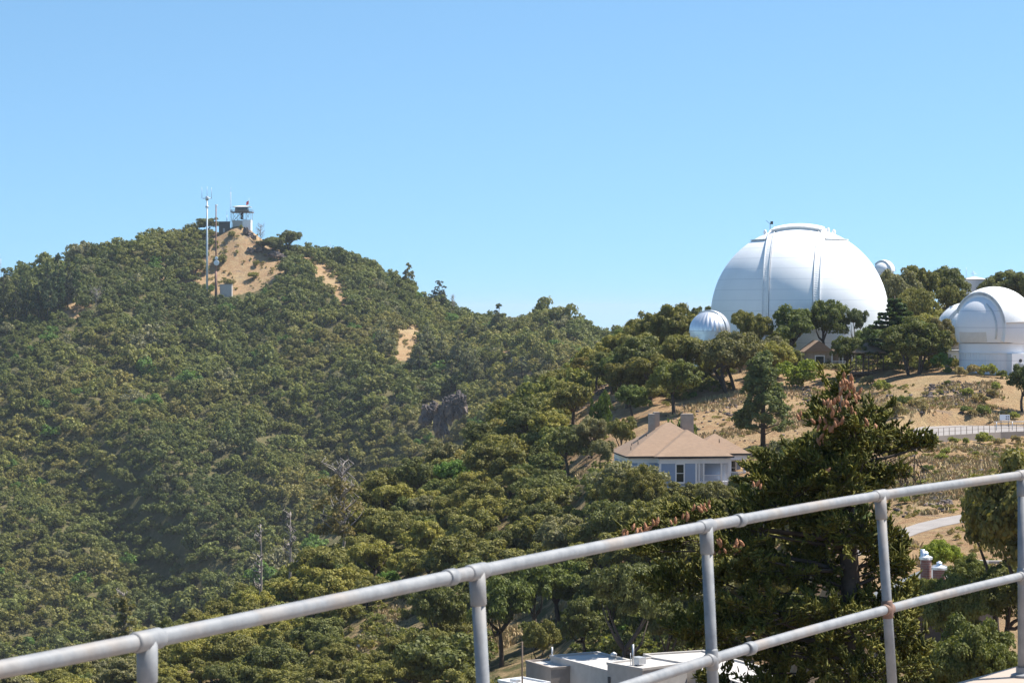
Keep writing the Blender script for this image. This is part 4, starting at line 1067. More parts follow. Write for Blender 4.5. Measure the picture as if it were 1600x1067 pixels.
rock_cluster("rock_outcrop", [(432, 398, 7, 4), (445, 402, 8, 4), (456, 405, 7, 3), (425, 396, 5, 3)], "long ledge of grey rocks beside the round skyline oak", 1168)

# ================================================================== TERRACE AND HANDRAIL
rp = [(-300, 1103), (230, 1000), (745, 893), (1103, 822), (1375, 774), (1597, 742), (1790, 716)]
tops = [P(px, py, .8 * F / (py - HZ)) for px, py in rp]
tilt = [0, .0, .055, .045, .065, 0, 0]
o = Vector((tops[2].x, tops[2].y, -1.8))
RL = empty("pipe_railing", tuple(o), "weathered galvanised two rail pipe railing curving across the terrace edge", "railing")
def dense(pts, k=6):
    """Catmull-Rom through the points"""
    out = []
    for i in range(len(pts) - 1):
        p0 = pts[max(i - 1, 0)]; p1 = pts[i]; p2 = pts[i + 1]; p3 = pts[min(i + 2, len(pts) - 1)]
        for j in range(k):
            t = j / k; out.append(.5 * ((2 * p1) + (p2 - p0) * t + (2 * p0 - 5 * p1 + 4 * p2 - p3) * t * t + (3 * p1 - p0 - 3 * p2 + p3) * t ** 3))
    out.append(pts[-1]); return out
MB().tube([p - o for p in dense(tops)], .0215, 20).build("top_rail", M['rail'], RL)
def at_h(i, dz): return tops[i] + Vector((tilt[i] * dz, 0, -dz))
mids = [at_h(i, .5) for i in range(len(tops))]
MB().tube([p - o for p in dense(mids)], .0205, 20).build("middle_rail", M['rail'], RL)
def sleeve(mb, c, d, L, r, n=20):
    d = d.normalized(); mb.tube([c - d * L / 2, c - d * L * .42, c + d * L * .42, c + d * L / 2], [r * .86, r, r, r * .86], n)
for i, t in enumerate(tops):
    b = at_h(i, 1.0)
    ps = MB().tube([t - o, b - o], .0215, 18).build("post", M['rail'], RL)
    dr = (tops[min(i + 1, len(tops) - 1)] - tops[max(i - 1, 0)])
    f = MB(); sleeve(f, t - o, dr, .11, .0262); f.tube([t - o, t - o + (b - t) * .10, t - o + (b - t) * .105], [.0262, .0258, .023], 18); f.build("fitting", M['rail'], ps)
    f = MB(); sleeve(f, mids[i] - o, dr, .08, .0255); sleeve(f, mids[i] - o, b - t, .08, .025); f.build("fitting", M['railrust' if i == 4 else 'rail'], ps)
    MB().lathe([(.055, 0), (.055, .012), (.03, .02), (.03, .05)], 20, tuple(b - o), smooth=False).build("base_flange", M['rail'], ps)
for a, b, t in ((tops[3], tops[4], .17), (tops[2], tops[1], .10), (mids[3], mids[4], .19)):
    f = MB(); sleeve(f, a + (b - a) * t - o, b - a, .05, .0262); f.build("coupling", M['rail'], RL)
outer = []
for i in range(len(tops)):
    dr = (tops[min(i + 1, len(tops) - 1)] - tops[max(i - 1, 0)]); nrm = Vector((-dr.y, dr.x, 0)).normalized(); q = tops[i] + nrm * .22; outer.append((q.x, q.y))
outer[5] = (2.66, 12.16); outer[4] = (1.50, 10.62)
poly = [(7.0, outer[-1][1] + .6), (7.0, -8), (-6, -8), (-6, outer[0][1] - 1.2)] + outer
poly = poly[::-1]
TB = empty("terrace_building", (0, 4, -13), "sunlit pale concrete terrace ledge under the last visible railing post", "building")
def sh(pl, k=0.0): return [(x, y - 4) for x, y in pl]
MB().prism(sh(poly), 11.05, 11.2).build("deck", M['terrace'], TB, bevel=.01)
inset = [(x + .12, y - .15) for x, y in poly]
MB().prism(sh(inset), -1.5, 11.047).build("wall", M['offwhite'], TB)

# ================================================================== TREES OF THE NEAR RIDGE
B = "oaks on the near ridge"
pl = place
pl('wide0', 'oak_tree', 1145, 512, 612, 150, "broad spreading many stemmed oak in front of the silver dome", (0.106, 0.101, 0.048), (300, 380))
pl('tall0', 'cedar_tree', 1192, 556, 700, 92, "tall ragged green tree standing alone behind the blue house", (0.095, 0.112, 0.048), (250, 320))
pl('oak2', 'oak_tree', 1237, 480, 556, 84, "round oak hiding the base of the great dome beside the silver dome", (0.082, 0.101, 0.034), D=376)
pl('oak4', 'oak_tree', 1292, 471, 552, 72, "oak against the great dome directly above the cottage chimney side", (0.082, 0.098, 0.039), D=379)
pl('oak1', 'oak_tree', 1322, 527, 590, 64, "small dark oak standing right before the cottage porch", (0.078, 0.091, 0.032), (300, 365))
pl('oak5', 'oak_tree', 1337, 486, 560, 44, "slim bluish oak between the great dome and the dark cedar", (0.071, 0.085, 0.046), D=378)
pl('cedar0', 'cedar_tree', 1398, 462, 612, 118, "dark tiered cedar with flat boughs beside the great dome", (0.043, 0.068, 0.030), (330, 360), D=352)
pl('wide1', 'oak_tree', 1428, 500, 614, 128, "large dark oak standing in front of the tiered cedar", (0.082, 0.091, 0.030), (300, 345), D=338)
pl('oak3', 'oak_tree', 1470, 500, 590, 60, "brownish oak squeezed between the cedar and the hooded telescope building", (0.121, 0.104, 0.052), D=350)
pl('oak6', 'oak_tree', 1402, 420, 520, 78, "greyish half bare oak behind the shoulder of the great dome", GY, D=428)
pl('oak0', 'oak_tree', 1440, 414, 500, 76, "tallest skyline oak behind the tiered cedar", OL, D=436)
pl('oak5', 'oak_tree', 1478, 422, 500, 80, "skyline oak immediately left of the round white tank", DK, D=440)
pl('oak4', 'oak_tree', 1440, 452, 530, 70, "olive oak below the skyline oaks and above the cedar", OL, D=405)
pl('oak2', 'oak_tree', 1492, 448, 530, 60, "oak under the round white tank", OL, D=420)
pl('oak1', 'oak_tree', 1582, 424, 490, 84, "skyline oak behind the hooded telescope building", DK, D=470)
pl('oak6', 'oak_tree', 1545, 436, 490, 44, "small skyline oak between white tank and hooded dome", OL, D=478)
pl('oak0', 'oak_tree', 1632, 420, 490, 84, "skyline oak cut by the edge beyond the hooded dome", DK, D=460)
pl('oak3', 'oak_tree', 1602, 572, 636, 58, "dark round oak in front of the hooded telescope building porch", (0.064, 0.078, 0.029), D=300)
pl('oak3', 'oak_tree', 1055, 478, 556, 82, "tallest oak on the ridge just left of the silver dome", OL, D=405)
pl('oak1', 'oak_tree', 1020, 489, 560, 66, "second ridge oak left of the silver dome", OL, D=408)
pl('oak4', 'oak_tree', 992, 506, 566, 56, "third and lower ridge oak left of the silver dome", OL, D=412)
pl('oak2', 'oak_tree', 965, 522, 575, 50, "fourth ridge oak where the ridge meets the far hill", YG, D=420)
pl('oak0', 'oak_tree', 1096, 478, 540, 44, "oak peeping between the silver dome and the ridge oaks", DK, D=420)
pl('oak5', 'oak_tree', 1160, 489, 552, 52, "oak immediately right of the silver dome", OL, D=372)
pl('oak6', 'oak_tree', 1187, 491, 556, 48, "oak whose crown overlaps the shaded foot of the great dome", OL, D=376)
pl('oak2', 'oak_tree', 1018, 556, 626, 96, "wide oak with bare trunk on the bank above the blue house chimneys", (0.121, 0.111, 0.037), (300, 380))
pl('oak6', 'oak_tree', 1054, 562, 646, 84, "oak on a slim leaning trunk nearest above the double chimney", (0.092, 0.104, 0.030), (290, 370))
pl('oak1', 'oak_tree', 976, 566, 640, 66, "oak with thin trunk left of the bank above the house", (0.114, 0.104, 0.039), (300, 380))
pl('oak4', 'oak_tree', 990, 603, 660, 58, "fresh green rounded oak upslope of the house roof corner", GG, (290, 360))
pl('oak0', 'oak_tree', 957, 552, 618, 54, "bright green oak high on the path bank", GG, (320, 400))
pl('oak3', 'oak_tree', 912, 560, 612, 52, "brown tinged oak on stilted trunks above the bare path", (0.135, 0.111, 0.040), (330, 420))
pl('oak5', 'oak_tree', 935, 553, 610, 50, "dark oak beside the brown tinged oak above the path", OL, (330, 420))
pl('oak2', 'oak_tree', 892, 598, 634, 48, "small light green oak at the head of the bare path", YG, (320, 400))
pl('oak6', 'oak_tree', 866, 622, 668, 60, "rounded yellow green oak left of the bare path", YG, (300, 390))
pl('oak4', 'oak_tree', 889, 668, 744, 76, "dark forked oak rising beside the bare path", DK, (250, 340))
pl('oak1', 'oak_tree', 926, 652, 716, 56, "grey green oak between the path and the house corner", GY, (260, 340))
pl('oak0', 'oak_tree', 972, 650, 700, 52, "leaning oak touching the left eave of the blue house", OL, D=306)
pl('oak5', 'oak_tree', 940, 690, 740, 46, "grey green oak just below the house corner path", GY, D=285)
pl('bush0', 'shrub', 1064, 648, 684, 60, "fresh green shrub showing between the two house chimneys", GG, D=303, cat="shrub")
pl('hedge0', 'hedge', 1246, 568, 606, 84, "smooth bright green hedge mound running down from the cottage", (0.121, 0.150, 0.023), D=350, cat="hedge")
pl('hedge0', 'hedge', 940, 622, 644, 46, "dark green low hedge across the bare path bank", (0.057, 0.085, 0.023), D=340, cat="hedge")
# shrubs and oaks that hide the foot of the blue house
pl('wide1', 'oak_tree', 1000, 731, 800, 92, "dense olive oak covering the left foot of the blue house", (0.121, 0.111, 0.040), D=258)
pl('oak3', 'oak_tree', 962, 748, 800, 56, "oak directly below the left corner of the blue house", OL, D=262)
pl('wide0', 'oak_tree', 1120, 747, 810, 84, "grey olive oak covering the house porch foot", (0.121, 0.114, 0.052), D=256)
pl('oak6', 'oak_tree', 1052, 768, 822, 70, "low oak between the two oaks that hide the house foot", OL, D=255)
pl('oak1', 'oak_tree', 1172, 764, 826, 56, "small oak at the right end of the house porch", OL, D=262)
# trees with visible trunks above the flat roofs
pl('oak2', 'oak_tree', 780, 906, 1014, 104, "oak on a leaning trunk right of the second railing post", (0.085, 0.104, 0.034), (200, 300), D=236)
pl('oak5', 'oak_tree', 832, 884, 1000, 96, "straight trunked oak left of the flat roofed building's vent", (0.085, 0.104, 0.034), (200, 300), D=240)
pl('oak0', 'oak_tree', 872, 876, 992, 112, "wide oak directly above the flat roofed building", (0.092, 0.111, 0.034), (200, 300), D=244)
pl('oak4', 'oak_tree', 690, 912, 1008, 96, "dark oak leaning over the shaded bank left of the second railing post", DK, D=245)
pl('oak3', 'oak_tree', 940, 900, 1000, 90, "shadowed oak above the box building", DK, D=235)
pl('oak6', 'oak_tree', 1000, 880, 995, 100, "dark oak left of the large conifer's hanging boughs", DK, D=230)
pl('oak1', 'oak_tree', 1068, 880, 1000, 96, "shaded oak behind the third railing post", DK, D=225)
# big near oaks at the right
pl('fine1', 'oak_tree', 1556, 738, 925, 150, "near oak whose leaves hang over the lower road bend", (.125, .12, .046), D=128)
pl('fine0', 'oak_tree', 1615, 692, 905, 270, "large near oak crossed by the top rail beside the lower road", (.135, .125, .046), D=120)
pl('fine1', 'oak_tree', 1500, 884, 1065, 128, "near oak right behind the two brick chimneys", (.125, .13, .045), D=122)
pl('fine1', 'oak_tree', 1574, 872, 1060, 150, "near oak behind the last railing post", (.105, .11, .04), D=124)
pl('fine0', 'oak_tree', 1530, 962, 1130, 150, "near dark oak filling the corner above the terrace ledge", (.095, .105, .036), D=98)
pl('fine1', 'oak_tree', 1452, 985, 1140, 120, "near oak between the big conifer and the corner oak", (.11, .12, .04), D=100)
pl('fine0', 'oak_tree', 1432, 900, 1070, 70, "narrow oak hiding the slate roof edge next to the conifer", (.11, .12, .04), D=124)
pl('oak2', 'oak_tree', 978, 884, 1040, 112, "dark oak shading the flat roof from behind the box building", DK, D=186)
pl('oak0', 'oak_tree', 1040, 935, 1040, 76, "dark oak standing behind the gap between box and long building", DK, D=192)
pl('oak3', 'oak_tree', 912, 940, 1012, 76, "low dark oak touching the flat roof's back edge", DK, D=212)
pl('oak5', 'oak_tree', 958, 925, 1010, 86, "dark oak behind the flat roof's far corner", DK, D=214)
pl('oak1', 'oak_tree', 1022, 896, 1000, 88, "dark oak upslope of the box building", DK, D=210)
pl('oak6', 'oak_tree', 845, 968, 1020, 60, "shrubby oak over the ruined annex", OL, D=205)
pl('fine1', 'oak_tree', 1478, 925, 1065, 96, "near oak below the brick chimneys and the middle rail", (.115, .12, .04), D=127)
pl('oak4', 'oak_tree', 1240, 930, 1050, 110, "dark oak by the far end of the long flat building", DK, D=182)
pl('oak6', 'oak_tree', 1085, 950, 1040, 80, "dark oak behind the long flat building's parapet", DK, D=193)
pl('wide0', 'shrub', 1470, 838, 905, 76, "yellow green leafy shrub below the lower road bend", (.17, .20, .035), D=150, cat="shrub")
pl('wide1', 'shrub', 1515, 868, 940, 80, "olive shrub behind the scrap of white roof", (0.114, 0.124, 0.040), D=138, cat="shrub")

ST += [((p_ - 800) / F * d_, d_, r_) for p_, d_, r_ in ((405, 352, 1.5), (452, 356, 1.8), (528, 352, 3.4), (192, 330, 2))]
ORD = "first second third fourth fifth sixth seventh eighth ninth tenth eleventh twelfth thirteenth fourteenth fifteenth sixteenth seventeenth eighteenth nineteenth twentieth twenty-first twenty-second twenty-third twenty-fourth twenty-fifth twenty-sixth twenty-seventh twenty-eighth twenty-ninth thirtieth".split()
LMK = [("silver dome", 1108, 505), ("great dome", 1249, 470), ("blue house", 1065, 705), ("craggy outcrop", 693, 650), ("cottage", 1290, 560), ("hooded telescope building", 1550, 540),
       ("retaining wall", 1520, 683), ("flat roofed building", 905, 1040), ("white marker post", 560, 1010), ("bare path", 890, 715), ("pale far road", 812, 575), ("brown thin crowned tree", 530, 780),
       ("first railing post", 230, 1020), ("second railing post", 745, 950), ("third railing post", 1103, 900), ("fourth railing post", 1380, 830), ("lower road", 1455, 820), ("dark tiered cedar", 1398, 560)]
def autolabel(items, noun, group):
    """items: (object, px, py, size word, tint word). Each gets a label by look, nearest landmark, direction and rank of nearness"""
    cl = {}
    for ob, px, py, s, t in items:
        l = min(LMK, key=lambda q: math.hypot(q[1] - px, q[2] - py)); dx, dy = px - l[1], py - l[2]
        if abs(dx) > 2 * abs(dy): dr = "left of" if dx < 0 else "right of"
        elif abs(dy) > 2 * abs(dx): dr = "above" if dy < 0 else "below"
        else: dr = ("up" if dy < 0 else "down") + (" left from" if dx < 0 else " right from")
        cl.setdefault((s, t, dr, l[0]), []).append((math.hypot(dx, dy), ob))
    for (s, t, dr, l), v in cl.items():
        v.sort(key=lambda q: q[0])
        for k, (_, ob) in enumerate(v):
            rank = "" if len(v) == 1 else ("nearest such one" if k == 0 else f"{ORD[min(k, 29)]} such one outward")
            ob["label"] = f"{s} {t} {noun} {dr} the {l}" + (", " + rank if rank else ""); ob["group"] = group; 

SPUR = [(-400, 1080), (-50, 1000), (180, 955), (300, 908), (430, 852), (560, 752), (700, 678), (800, 594), (870, 562), (945, 520), (945, -50), (-400, -50)]
KEEP = [([(948, 640), (1175, 640), (1175, 745), (1130, 745), (1080, 764), (1040, 752), (1000, 730), (955, 736)], 282),
        ([(1030, 640), (1090, 618), (1150, 606), (1235, 590), (1240, 690), (1110, 694), (1095, 645), (1040, 645)], 330),
        ([(890, 650), (905, 636), (945, 612), (985, 630), (945, 660), (922, 690), (922, 725), (905, 756), (882, 756), (890, 722), (910, 690)], 320),
        ([(1235, 585), (1290, 580), (1700, 585), (1700, 740), (1560, 760), (1500, 800), (1500, 835), (1420, 870), (1390, 860), (1370, 700), (1330, 640), (1240, 690)], 400),
        ([(765, 950), (800, 925), (880, 905), (905, 925), (860, 970), (800, 1010), (765, 1020)], 245),
        ([(770, 1012), (1200, 1004), (1200, 1080), (770, 1080)], 190),
        ([(545, 1000), (600, 950), (650, 925), (705, 925), (650, 965), (600, 1005), (555, 1025)], 262),
        ([(1076, 500), (1108, 482), (1142, 498), (1142, 530), (1076, 530)], 380),
        ([(1000, -20), (1700, -20), (1700, 440), (1500, 440), (1390, 470), (1111, 485), (1050, 474), (990, 500), (945, 514), (945, -20)], 9000),
        ([(1490, 440), (1620, 440), (1620, 590), (1490, 590)], 335),
        ([(1260, 534), (1326, 534), (1326, 582), (1260, 582)], 372), ([(1335, 556), (1378, 556), (1378, 604), (1335, 604)], 350),
        (SPUR, 9000)]
KEEP = [(np.array(p, float), d) for p, d in KEEP]
def pip(xs, ys, poly):
    ins = np.zeros(len(xs), bool); n = len(poly)
    for k in range(n):
        x0, y0 = poly[k]; x1, y1 = poly[(k + 1) % n]
        c = (y0 > ys) != (y1 > ys); ins ^= c & (xs < x0 + (ys - y0) / ((y1 - y0) if abs(y1 - y0) > 1e-9 else 1e-9) * (x1 - x0))
    return ins
AN = np.linspace(0, 2 * math.pi, 10, endpoint=False)
def clear_ok(x, y, z, R, zc=.95, vz=.62, polys=KEEP, k=.82, base=True):
    cx, cy = proj(x, y, z + zc * R); s = R * F / y
    xs = np.append(cx + np.cos(AN) * s * k, [cx]); ys = np.append(cy - np.sin(AN) * s * vz * k, [cy])
    for p, d in polys:
        if y < d + 50 and pip(xs, ys, p).any(): return False
    if base:
        gx, gy = proj(x, y, z)
        for p, d in polys[:7]:
            if pip(np.array([gx]), np.array([gy]), p)[0]: return False
    return True

r2_ = np.random.default_rng(21)
acc = []; stx = [(a, b, c) for a, b, c in ST if b < 460]
cand = []
for _ in range(9000):
    y = 190 + 262 * math.sqrt(r2_.random()); u = -.235 + .47 * r2_.random(); cand.append((u * y, y))
cx_ = np.array([c[0] for c in cand]); cy_ = np.array([c[1] for c in cand]); cz_ = H(cx_, cy_)
PX = [a[0] for a in stx]; PY = [a[1] for a in stx]; PR = [a[2] for a in stx]
for (x, y), z in zip(cand, cz_):
    if sum(1 for p in ROADS if sdpoly(np.array([x]), np.array([y]), p[0])[0] < 5): continue
    R = 2.6 + 2.2 * r2_.random() ** 1.3
    if 800 + F * x / y < 500: R *= .82
    for t in range(2):
        ax = np.array(PX); ay = np.array(PY); ar = np.array(PR)
        if (np.hypot(ax - x, ay - y) < .80 * (ar + R)).any(): R *= .62; continue
        if clear_ok(x, y, z, R): break
        R *= .62
    else: continue
    if R < 1.7 or (np.hypot(ax - x, ay - y) < .80 * (ar + R)).any() or not clear_ok(x, y, z, R): continue
    PX.append(x); PY.append(y); PR.append(R); acc.append((x, y, float(z), R))
acc = [a for a in acc if 800 + F * a[0] / a[1] > -60 and 800 + F * a[0] / a[1] < 1660 and proj(a[0], a[1], a[2] + 1.6 * a[3])[1] < 1080]
acc.sort(key=lambda a: -a[3] / a[1])
NI = 235
tints = [("olive", OL), ("dark green", DK), ("yellow green", YG), ("grey green", GY), ("green", GG)]
items = []
for k, (x, y, z, R) in enumerate(acc[:NI]):
    nv = float(vnoise(np.array([x]), np.array([y]), 22, 8)[0]); q = nv + .25 * (r2_.random() - .5)
    ti = 1 if q < .33 else 0 if q < .62 else (3 if r2_.random() < .25 else 2) if q < .85 else 4
    tw, c = tints[ti]; f = .88 + .28 * r2_.random(); c = tuple(v * f for v in c)
    px, py = proj(x, y, z + R)
    sw = "large" if R > 4.0 else "medium" if R > 3.0 else "small"
    ob = plant(f'oak{k % 7}', 'oak_tree', x, y, R, R * (1.45 + .4 * r2_.random()), "", "tree", B, c, z=z)
    items.append((ob, px, py, sw, tw))
autolabel(items, "oak", B)
rest = acc[NI:]
print("near oaks", len(acc), "rest", len(rest))

# ------------------------------------------------------------------ pines and other marked trees on the far hill
PG = "pines on the lookout hill"
def far(kind, px, yt, yb, w, label, c, D=None, name="pine_tree", group=PG):
    D = D or hit(px, yb, 760, 1250) or 1180
    x = (px - 800) / F * D; z = Hs(x, D); h = -(yt - HZ) / F * D - z
    return plant(kind, name, x, D, w / 2 / F * D * 1.25, max(h, 3), label, "tree", group, c)
far('pine2', 638, 411, 452, 30, "lone bare stemmed pine on the skyline, taller and left of its neighbour", GY, 1172)
far('pine0', 686, 439, 486, 42, "full bodied skyline pine midway down the descending ridge", (.05, .055, .04), 1160)
far('pine1', 780, 474, 522, 38, "pale pine beside the saddle skyline hump", (.10, .11, .07), 1070)
pn = (.135, .138, .092)
for k, (px, yt, yb, w2, t) in enumerate([(596, 500, 562, 44, "broad pale pine just left of the sandy clearing"), (655, 520, 590, 36, "dark pale tipped pine at the foot of the sandy clearing"), (668, 508, 560, 34, "pine right behind the clearing's lower pine"),
        (690, 516, 572, 32, "pine a little right of the clearing pines"), (716, 515, 580, 38, "rounded pine in the middle of the pale pine belt"), (730, 535, 600, 40, "pale pine near the right end of the pine belt"), (742, 545, 606, 32, "last pale pine of the belt above the crag"), (705, 562, 606, 34, "low pale pine directly above the crag"), (740, 497, 540, 30, "slender pale pine under the saddle"), (760, 505, 548, 26, "small pale pine under the saddle hump"), (815, 556, 592, 34, "silvery willowy tree beside the pale road")]):
    far(f'pine{k % 3}', px, yt, yb, w2, t, pn if k != 10 else (.11, .12, .085))
dk = (.045, .055, .035)
for k, (px, yt, yb, w2, t) in enumerate([(6, 420, 508, 30, "dark pine at the picture edge in the left stand"), (24, 436, 512, 30, "short pine second from the edge in the left stand"), (42, 430, 505, 32, "grey tipped pine left of the stand's dip"), (60, 424, 506, 34, "pine in the dip of the left stand"),
        (74, 410, 505, 34, "tall pine left of the stand's tallest"), (91, 396, 492, 36, "tallest pine crowning the left stand"), (106, 410, 486, 30, "last pine of the left stand above the orange scar"), (32, 420, 480, 28, "skyline pine behind the edge pines"), (118, 405, 470, 26, "shaded pine where the stand meets the oaks")]):
    far(f'pine{k % 2}', px, yt, yb, w2, t, tuple(v * (.85 + .3 * random.random()) for v in dk))
far('oak2', 449, 361, 395, 34, "round dark oak standing alone on the skyline right of the knoll", DK, 1180, "oak_tree", "oaks by the lookout knoll")
far('oak5', 428, 372, 400, 36, "low dark oak on the knoll's shoulder before the round one", DK, 1172, "oak_tree", "oaks by the lookout knoll")
far('oak0', 412, 374, 396, 30, "dark scrub oak left on the knoll's shoulder beside rocks", (.07, .075, .04), 1176, "oak_tree", "oaks by the lookout knoll")
far('oak1', 326, 341, 366, 34, "oak on the summit behind the two tall masts", DK, 1196, "oak_tree", "oaks by the lookout knoll")
far('oak3', 305, 406, 434, 34, "olive oak left of the mast on the orange slope", OL, None, "oak_tree", "oaks by the lookout knoll")
far('bush1', 345, 398, 416, 28, "shrub behind the white dishes on the bare knoll", OL, None, "shrub", "shrubs on the knoll")
far('bush2', 361, 362, 372, 18, "upper shrub on the bare knoll face", OL, None, "shrub", "shrubs on the knoll")
far('bush0', 397, 424, 436, 20, "shrub at the knoll's lower edge near the white pipe", YG, None, "shrub", "shrubs on the knoll")
far('bush3', 357, 436, 446, 20, "dark shrub above the tan hut", OL, None, "shrub", "shrubs on the knoll")
far('bush1', 401, 410, 417, 12, "little grey shrub in the middle of the bare knoll", YG, None, "shrub", "shrubs on the knoll")

def dead_tree(px, yt, yb, w2, D, label, seed, mat='deadwood', fol=None):
    r = np.random.default_rng(seed); D = D or hit(px, yb, 760, 1250) or 900
    x = (px - 800) / F * D; z = Hs(x, D); h = -(yt - HZ) / F * D - z; W = w2 / 2 / F * D
    e = empty("dead_tree" if fol is None else "oak_tree", (x, D, z), label, "tree"); mb = MB(); th = h * .022
    mb.tube(limb_pts((0, 0, -.5), (W * .1, 0, h), r, .04, 6), list(np.linspace(th, th * .2, 6)), 6)
    for k in range(34):
        t = .3 + .68 * r.random(); an = r.random() * 6.28; L = W * (1.15 - .6 * t) * (.5 + .6 * r.random()); a = (W * .1 * t, 0, h * t); b = (math.cos(an) * L, math.sin(an) * L, h * t + L * .8)
        pts = limb_pts(a, b, r, .1, 4); mb.tube(pts, [th * .45, th * .35, th * .22, th * .1], 4, False)
        for q in range(3):
            c = pts[1 + q % 3]; an += 1.2; mb.tube([c, (c[0] + math.cos(an) * L * .35, c[1] + math.sin(an) * L * .35, c[2] + L * .3)], [th * .2, th * .08], 4, False)
    mb.build("trunk", M[mat], e)
    if fol:
        S = [(np.array([math.cos(a) * W * q, math.sin(a) * W * q, h * (.35 + .6 * t)]), W * .22) for a, q, t in zip(r.random(34) * 6.28, r.random(34) * .8, r.random(34))]
        me = leaf_mesh("crown", *lobe_leaves(S, 2600, .3, r, jitter=1.0), M['leafobj']); c = link("crown", me, e); c.color = rgb(fol)
    return e
dead_tree(405, 818, 866, 26, 352, "bleached dead tree standing on the left brink of the near spur", 1)
dead_tree(452, 800, 850, 34, 356, "second bleached dead tree, wider, just right of the first", 2)
dead_tree(707, 462, 488, 16, 1155, "thin dead conifer beside the full bodied skyline pine", 3)
dead_tree(150, 452, 482, 30, None, "grey leafless thicket tree right of the orange scar", 4)
dead_tree(407, 352, 378, 24, 1180, "leafless bush tree on the knoll shoulder against the sky", 5)
dead_tree(528, 728, 838, 92, 352, "brown thin crowned dying tree with bare twigs on the spur brink", 6, fol=(.15, .125, .07))
dead_tree(192, 925, 985, 44, 330, "straw coloured dying tree above the first railing post", 7, fol=(.14, .13, .07))

# ================================================================== THE BIG CONE BEARING CONIFER
r = np.random.default_rng(77); Df = 60.0; s = Df / F
def fp(px, py, dy=0.0): return Vector(((px - 1318) * s, dy, -(py - HZ) * s))
base = Vector(((1318 - 800) * s, Df, 0)); zg = Hs(base.x, Df)
CF = empty("fir_tree", (base.x, Df, 0), "big dark conifer loaded with upright orange brown cones behind the railing", "tree")
CF.location.z = 0
clumps = [(1315,622,24,34),(1300,655,32,26),(1328,668,42,34),(1286,690,28,24),(1368,652,26,18),(1382,682,36,22),(1355,700,44,30),(1412,694,28,17),(1442,694,16,10),(1250,722,40,26),(1285,722,38,32),(1225,735,34,24),(1192,748,30,26),(1240,765,48,34),(1300,745,44,40),(1335,765,34,28),(1205,795,44,30),(1268,805,54,40),(1178,832,48,28),(1325,822,48,40),
 (1128,806,40,18),(1090,806,34,16),(1045,822,30,14),(1000,836,26,12),(1142,850,48,28),(1082,852,44,22),(1030,862,34,16),(1200,890,58,40),(1282,880,58,44),(1365,865,40,44),(1122,908,58,34),(1060,915,46,26),(1200,958,64,42),(1298,960,64,46),(1385,945,42,44),(1150,972,54,30),(1095,972,44,22),(1082,992,26,12),(1125,994,26,12),(1250,1032,60,42),(1330,1040,70,42),(1412,1030,34,42),(1392,890,26,40),(1415,970,20,40),(1402,858,16,20),(1230,1090,80,40),(1340,1110,90,60),(1290,1190,100,60)]
tr = MB(); tr.tube([Vector((0.2, 0, zg - .4)), fp(1332, 1000), fp(1326, 850), fp(1322, 740), fp(1312, 600)], [.40, .30, .22, .14, .03], 12)
NB = len(clumps)
for k in range(46):
    yy = 690 + 390 * r.random(); hw = 60 + (yy - 690) * .28; clumps.append((1318 + (r.random() * 2 - 1) * hw - 25 * (yy > 800), yy, 16 + 16 * r.random(), 12 + 12 * r.random()))
Cq = []; Nq = []; Lq = []; Sz = []
for ci_, (cx, cy, rx, ry) in enumerate(clumps):
    dy = (r.random() - .5) * 2.6 * (rx / 50) - .2 * (cy > 800); c = fp(cx, cy, dy)
    ty = min(cy + 25 + 10 * r.random(), 1180); tx = 1318 + (ty - 600) * .03; a = fp(tx, ty)
    tr.tube(limb_pts(a, c, r, .07 if ci_ < NB else .16, 5), [v_ * (1 if ci_ < NB and ci_ % 2 == 0 else .4) for v_ in (.075, .06, .045, .03, .012)], 6)
    rr3 = np.array([rx * s, rx * s * .85, ry * s]) * 1.12
    for k in range(int(rx * ry / 95) + 7):
        d = unit(1, r)[0] * np.array([1, 1, .8]) + np.array([(cx - 1318) / 260.0, 0, .12]); d /= np.linalg.norm(d)
        p0 = np.array(c) + unit(1, r)[0] * rr3 * .30; L = rr3 * (.75 + .55 * r.random()); side = .25 * unit(1, r)[0]
        m = int(14 + 26 * np.linalg.norm(L * d)); t = (.12 + .88 * r.random((m, 1)) ** .8)
        pos = p0 + (d + side * t) * L * t + np.array([0, 0, .10]) * t ** 2 + .035 * r.normal(size=(m, 3)); tr.tube([Vector(p0), Vector(p0 + (d + side * .5) * L * .5), Vector(p0 + (d + side) * L * .97)], [.014, .010, .004], 4, False)
        ax = d * .75 + np.array([0, 0, .30]) + .62 * r.normal(size=(m, 3)) * (1.15 - .5 * t); ax /= np.linalg.norm(ax, axis=1, keepdims=True)
        Cq.append(pos); Nq.append(ax); Sz.append(np.full(m, .28 * r.normal()) + .25 * (t[:, 0] - .5))
A0 = np.concatenate(Cq); AX = np.concatenate(Nq); n = len(A0)
u1 = np.cross(AX, unit(n, r)); u1 /= np.linalg.norm(u1, axis=1, keepdims=True); u2 = np.cross(AX, u1)
LN = (.06 + .08 * r.random(n))[:, None]; RD = (.5 + .35 * r.random(n))[:, None]; bl_ = np.concatenate(Sz); bend = .05 * r.normal(size=(n, 3)); bend[:, 2] += .03
rings = [(-.1, .020), (.3, .044), (.8, .034), (1.06, .004)]; NS = 5; V = np.empty((n, len(rings) * NS, 3))
for i, (t, rad) in enumerate(rings):
    for k in range(NS):
        a = 2 * math.pi * k / NS + .5 * i; rr = rad * RD * (1 + .35 * r.normal(size=(n, 1)))
        V[:, i * NS + k] = A0 + AX * LN * t + bend * t * t + (u1 * math.cos(a) + u2 * math.sin(a)) * rr + AX * (.012 * r.normal(size=(n, 1)))
fq = np.array([(i * NS + k, i * NS + (k + 1) % NS, (i + 1) * NS + (k + 1) % NS, (i + 1) * NS + k) for i in range(len(rings) - 1) for k in range(NS)])
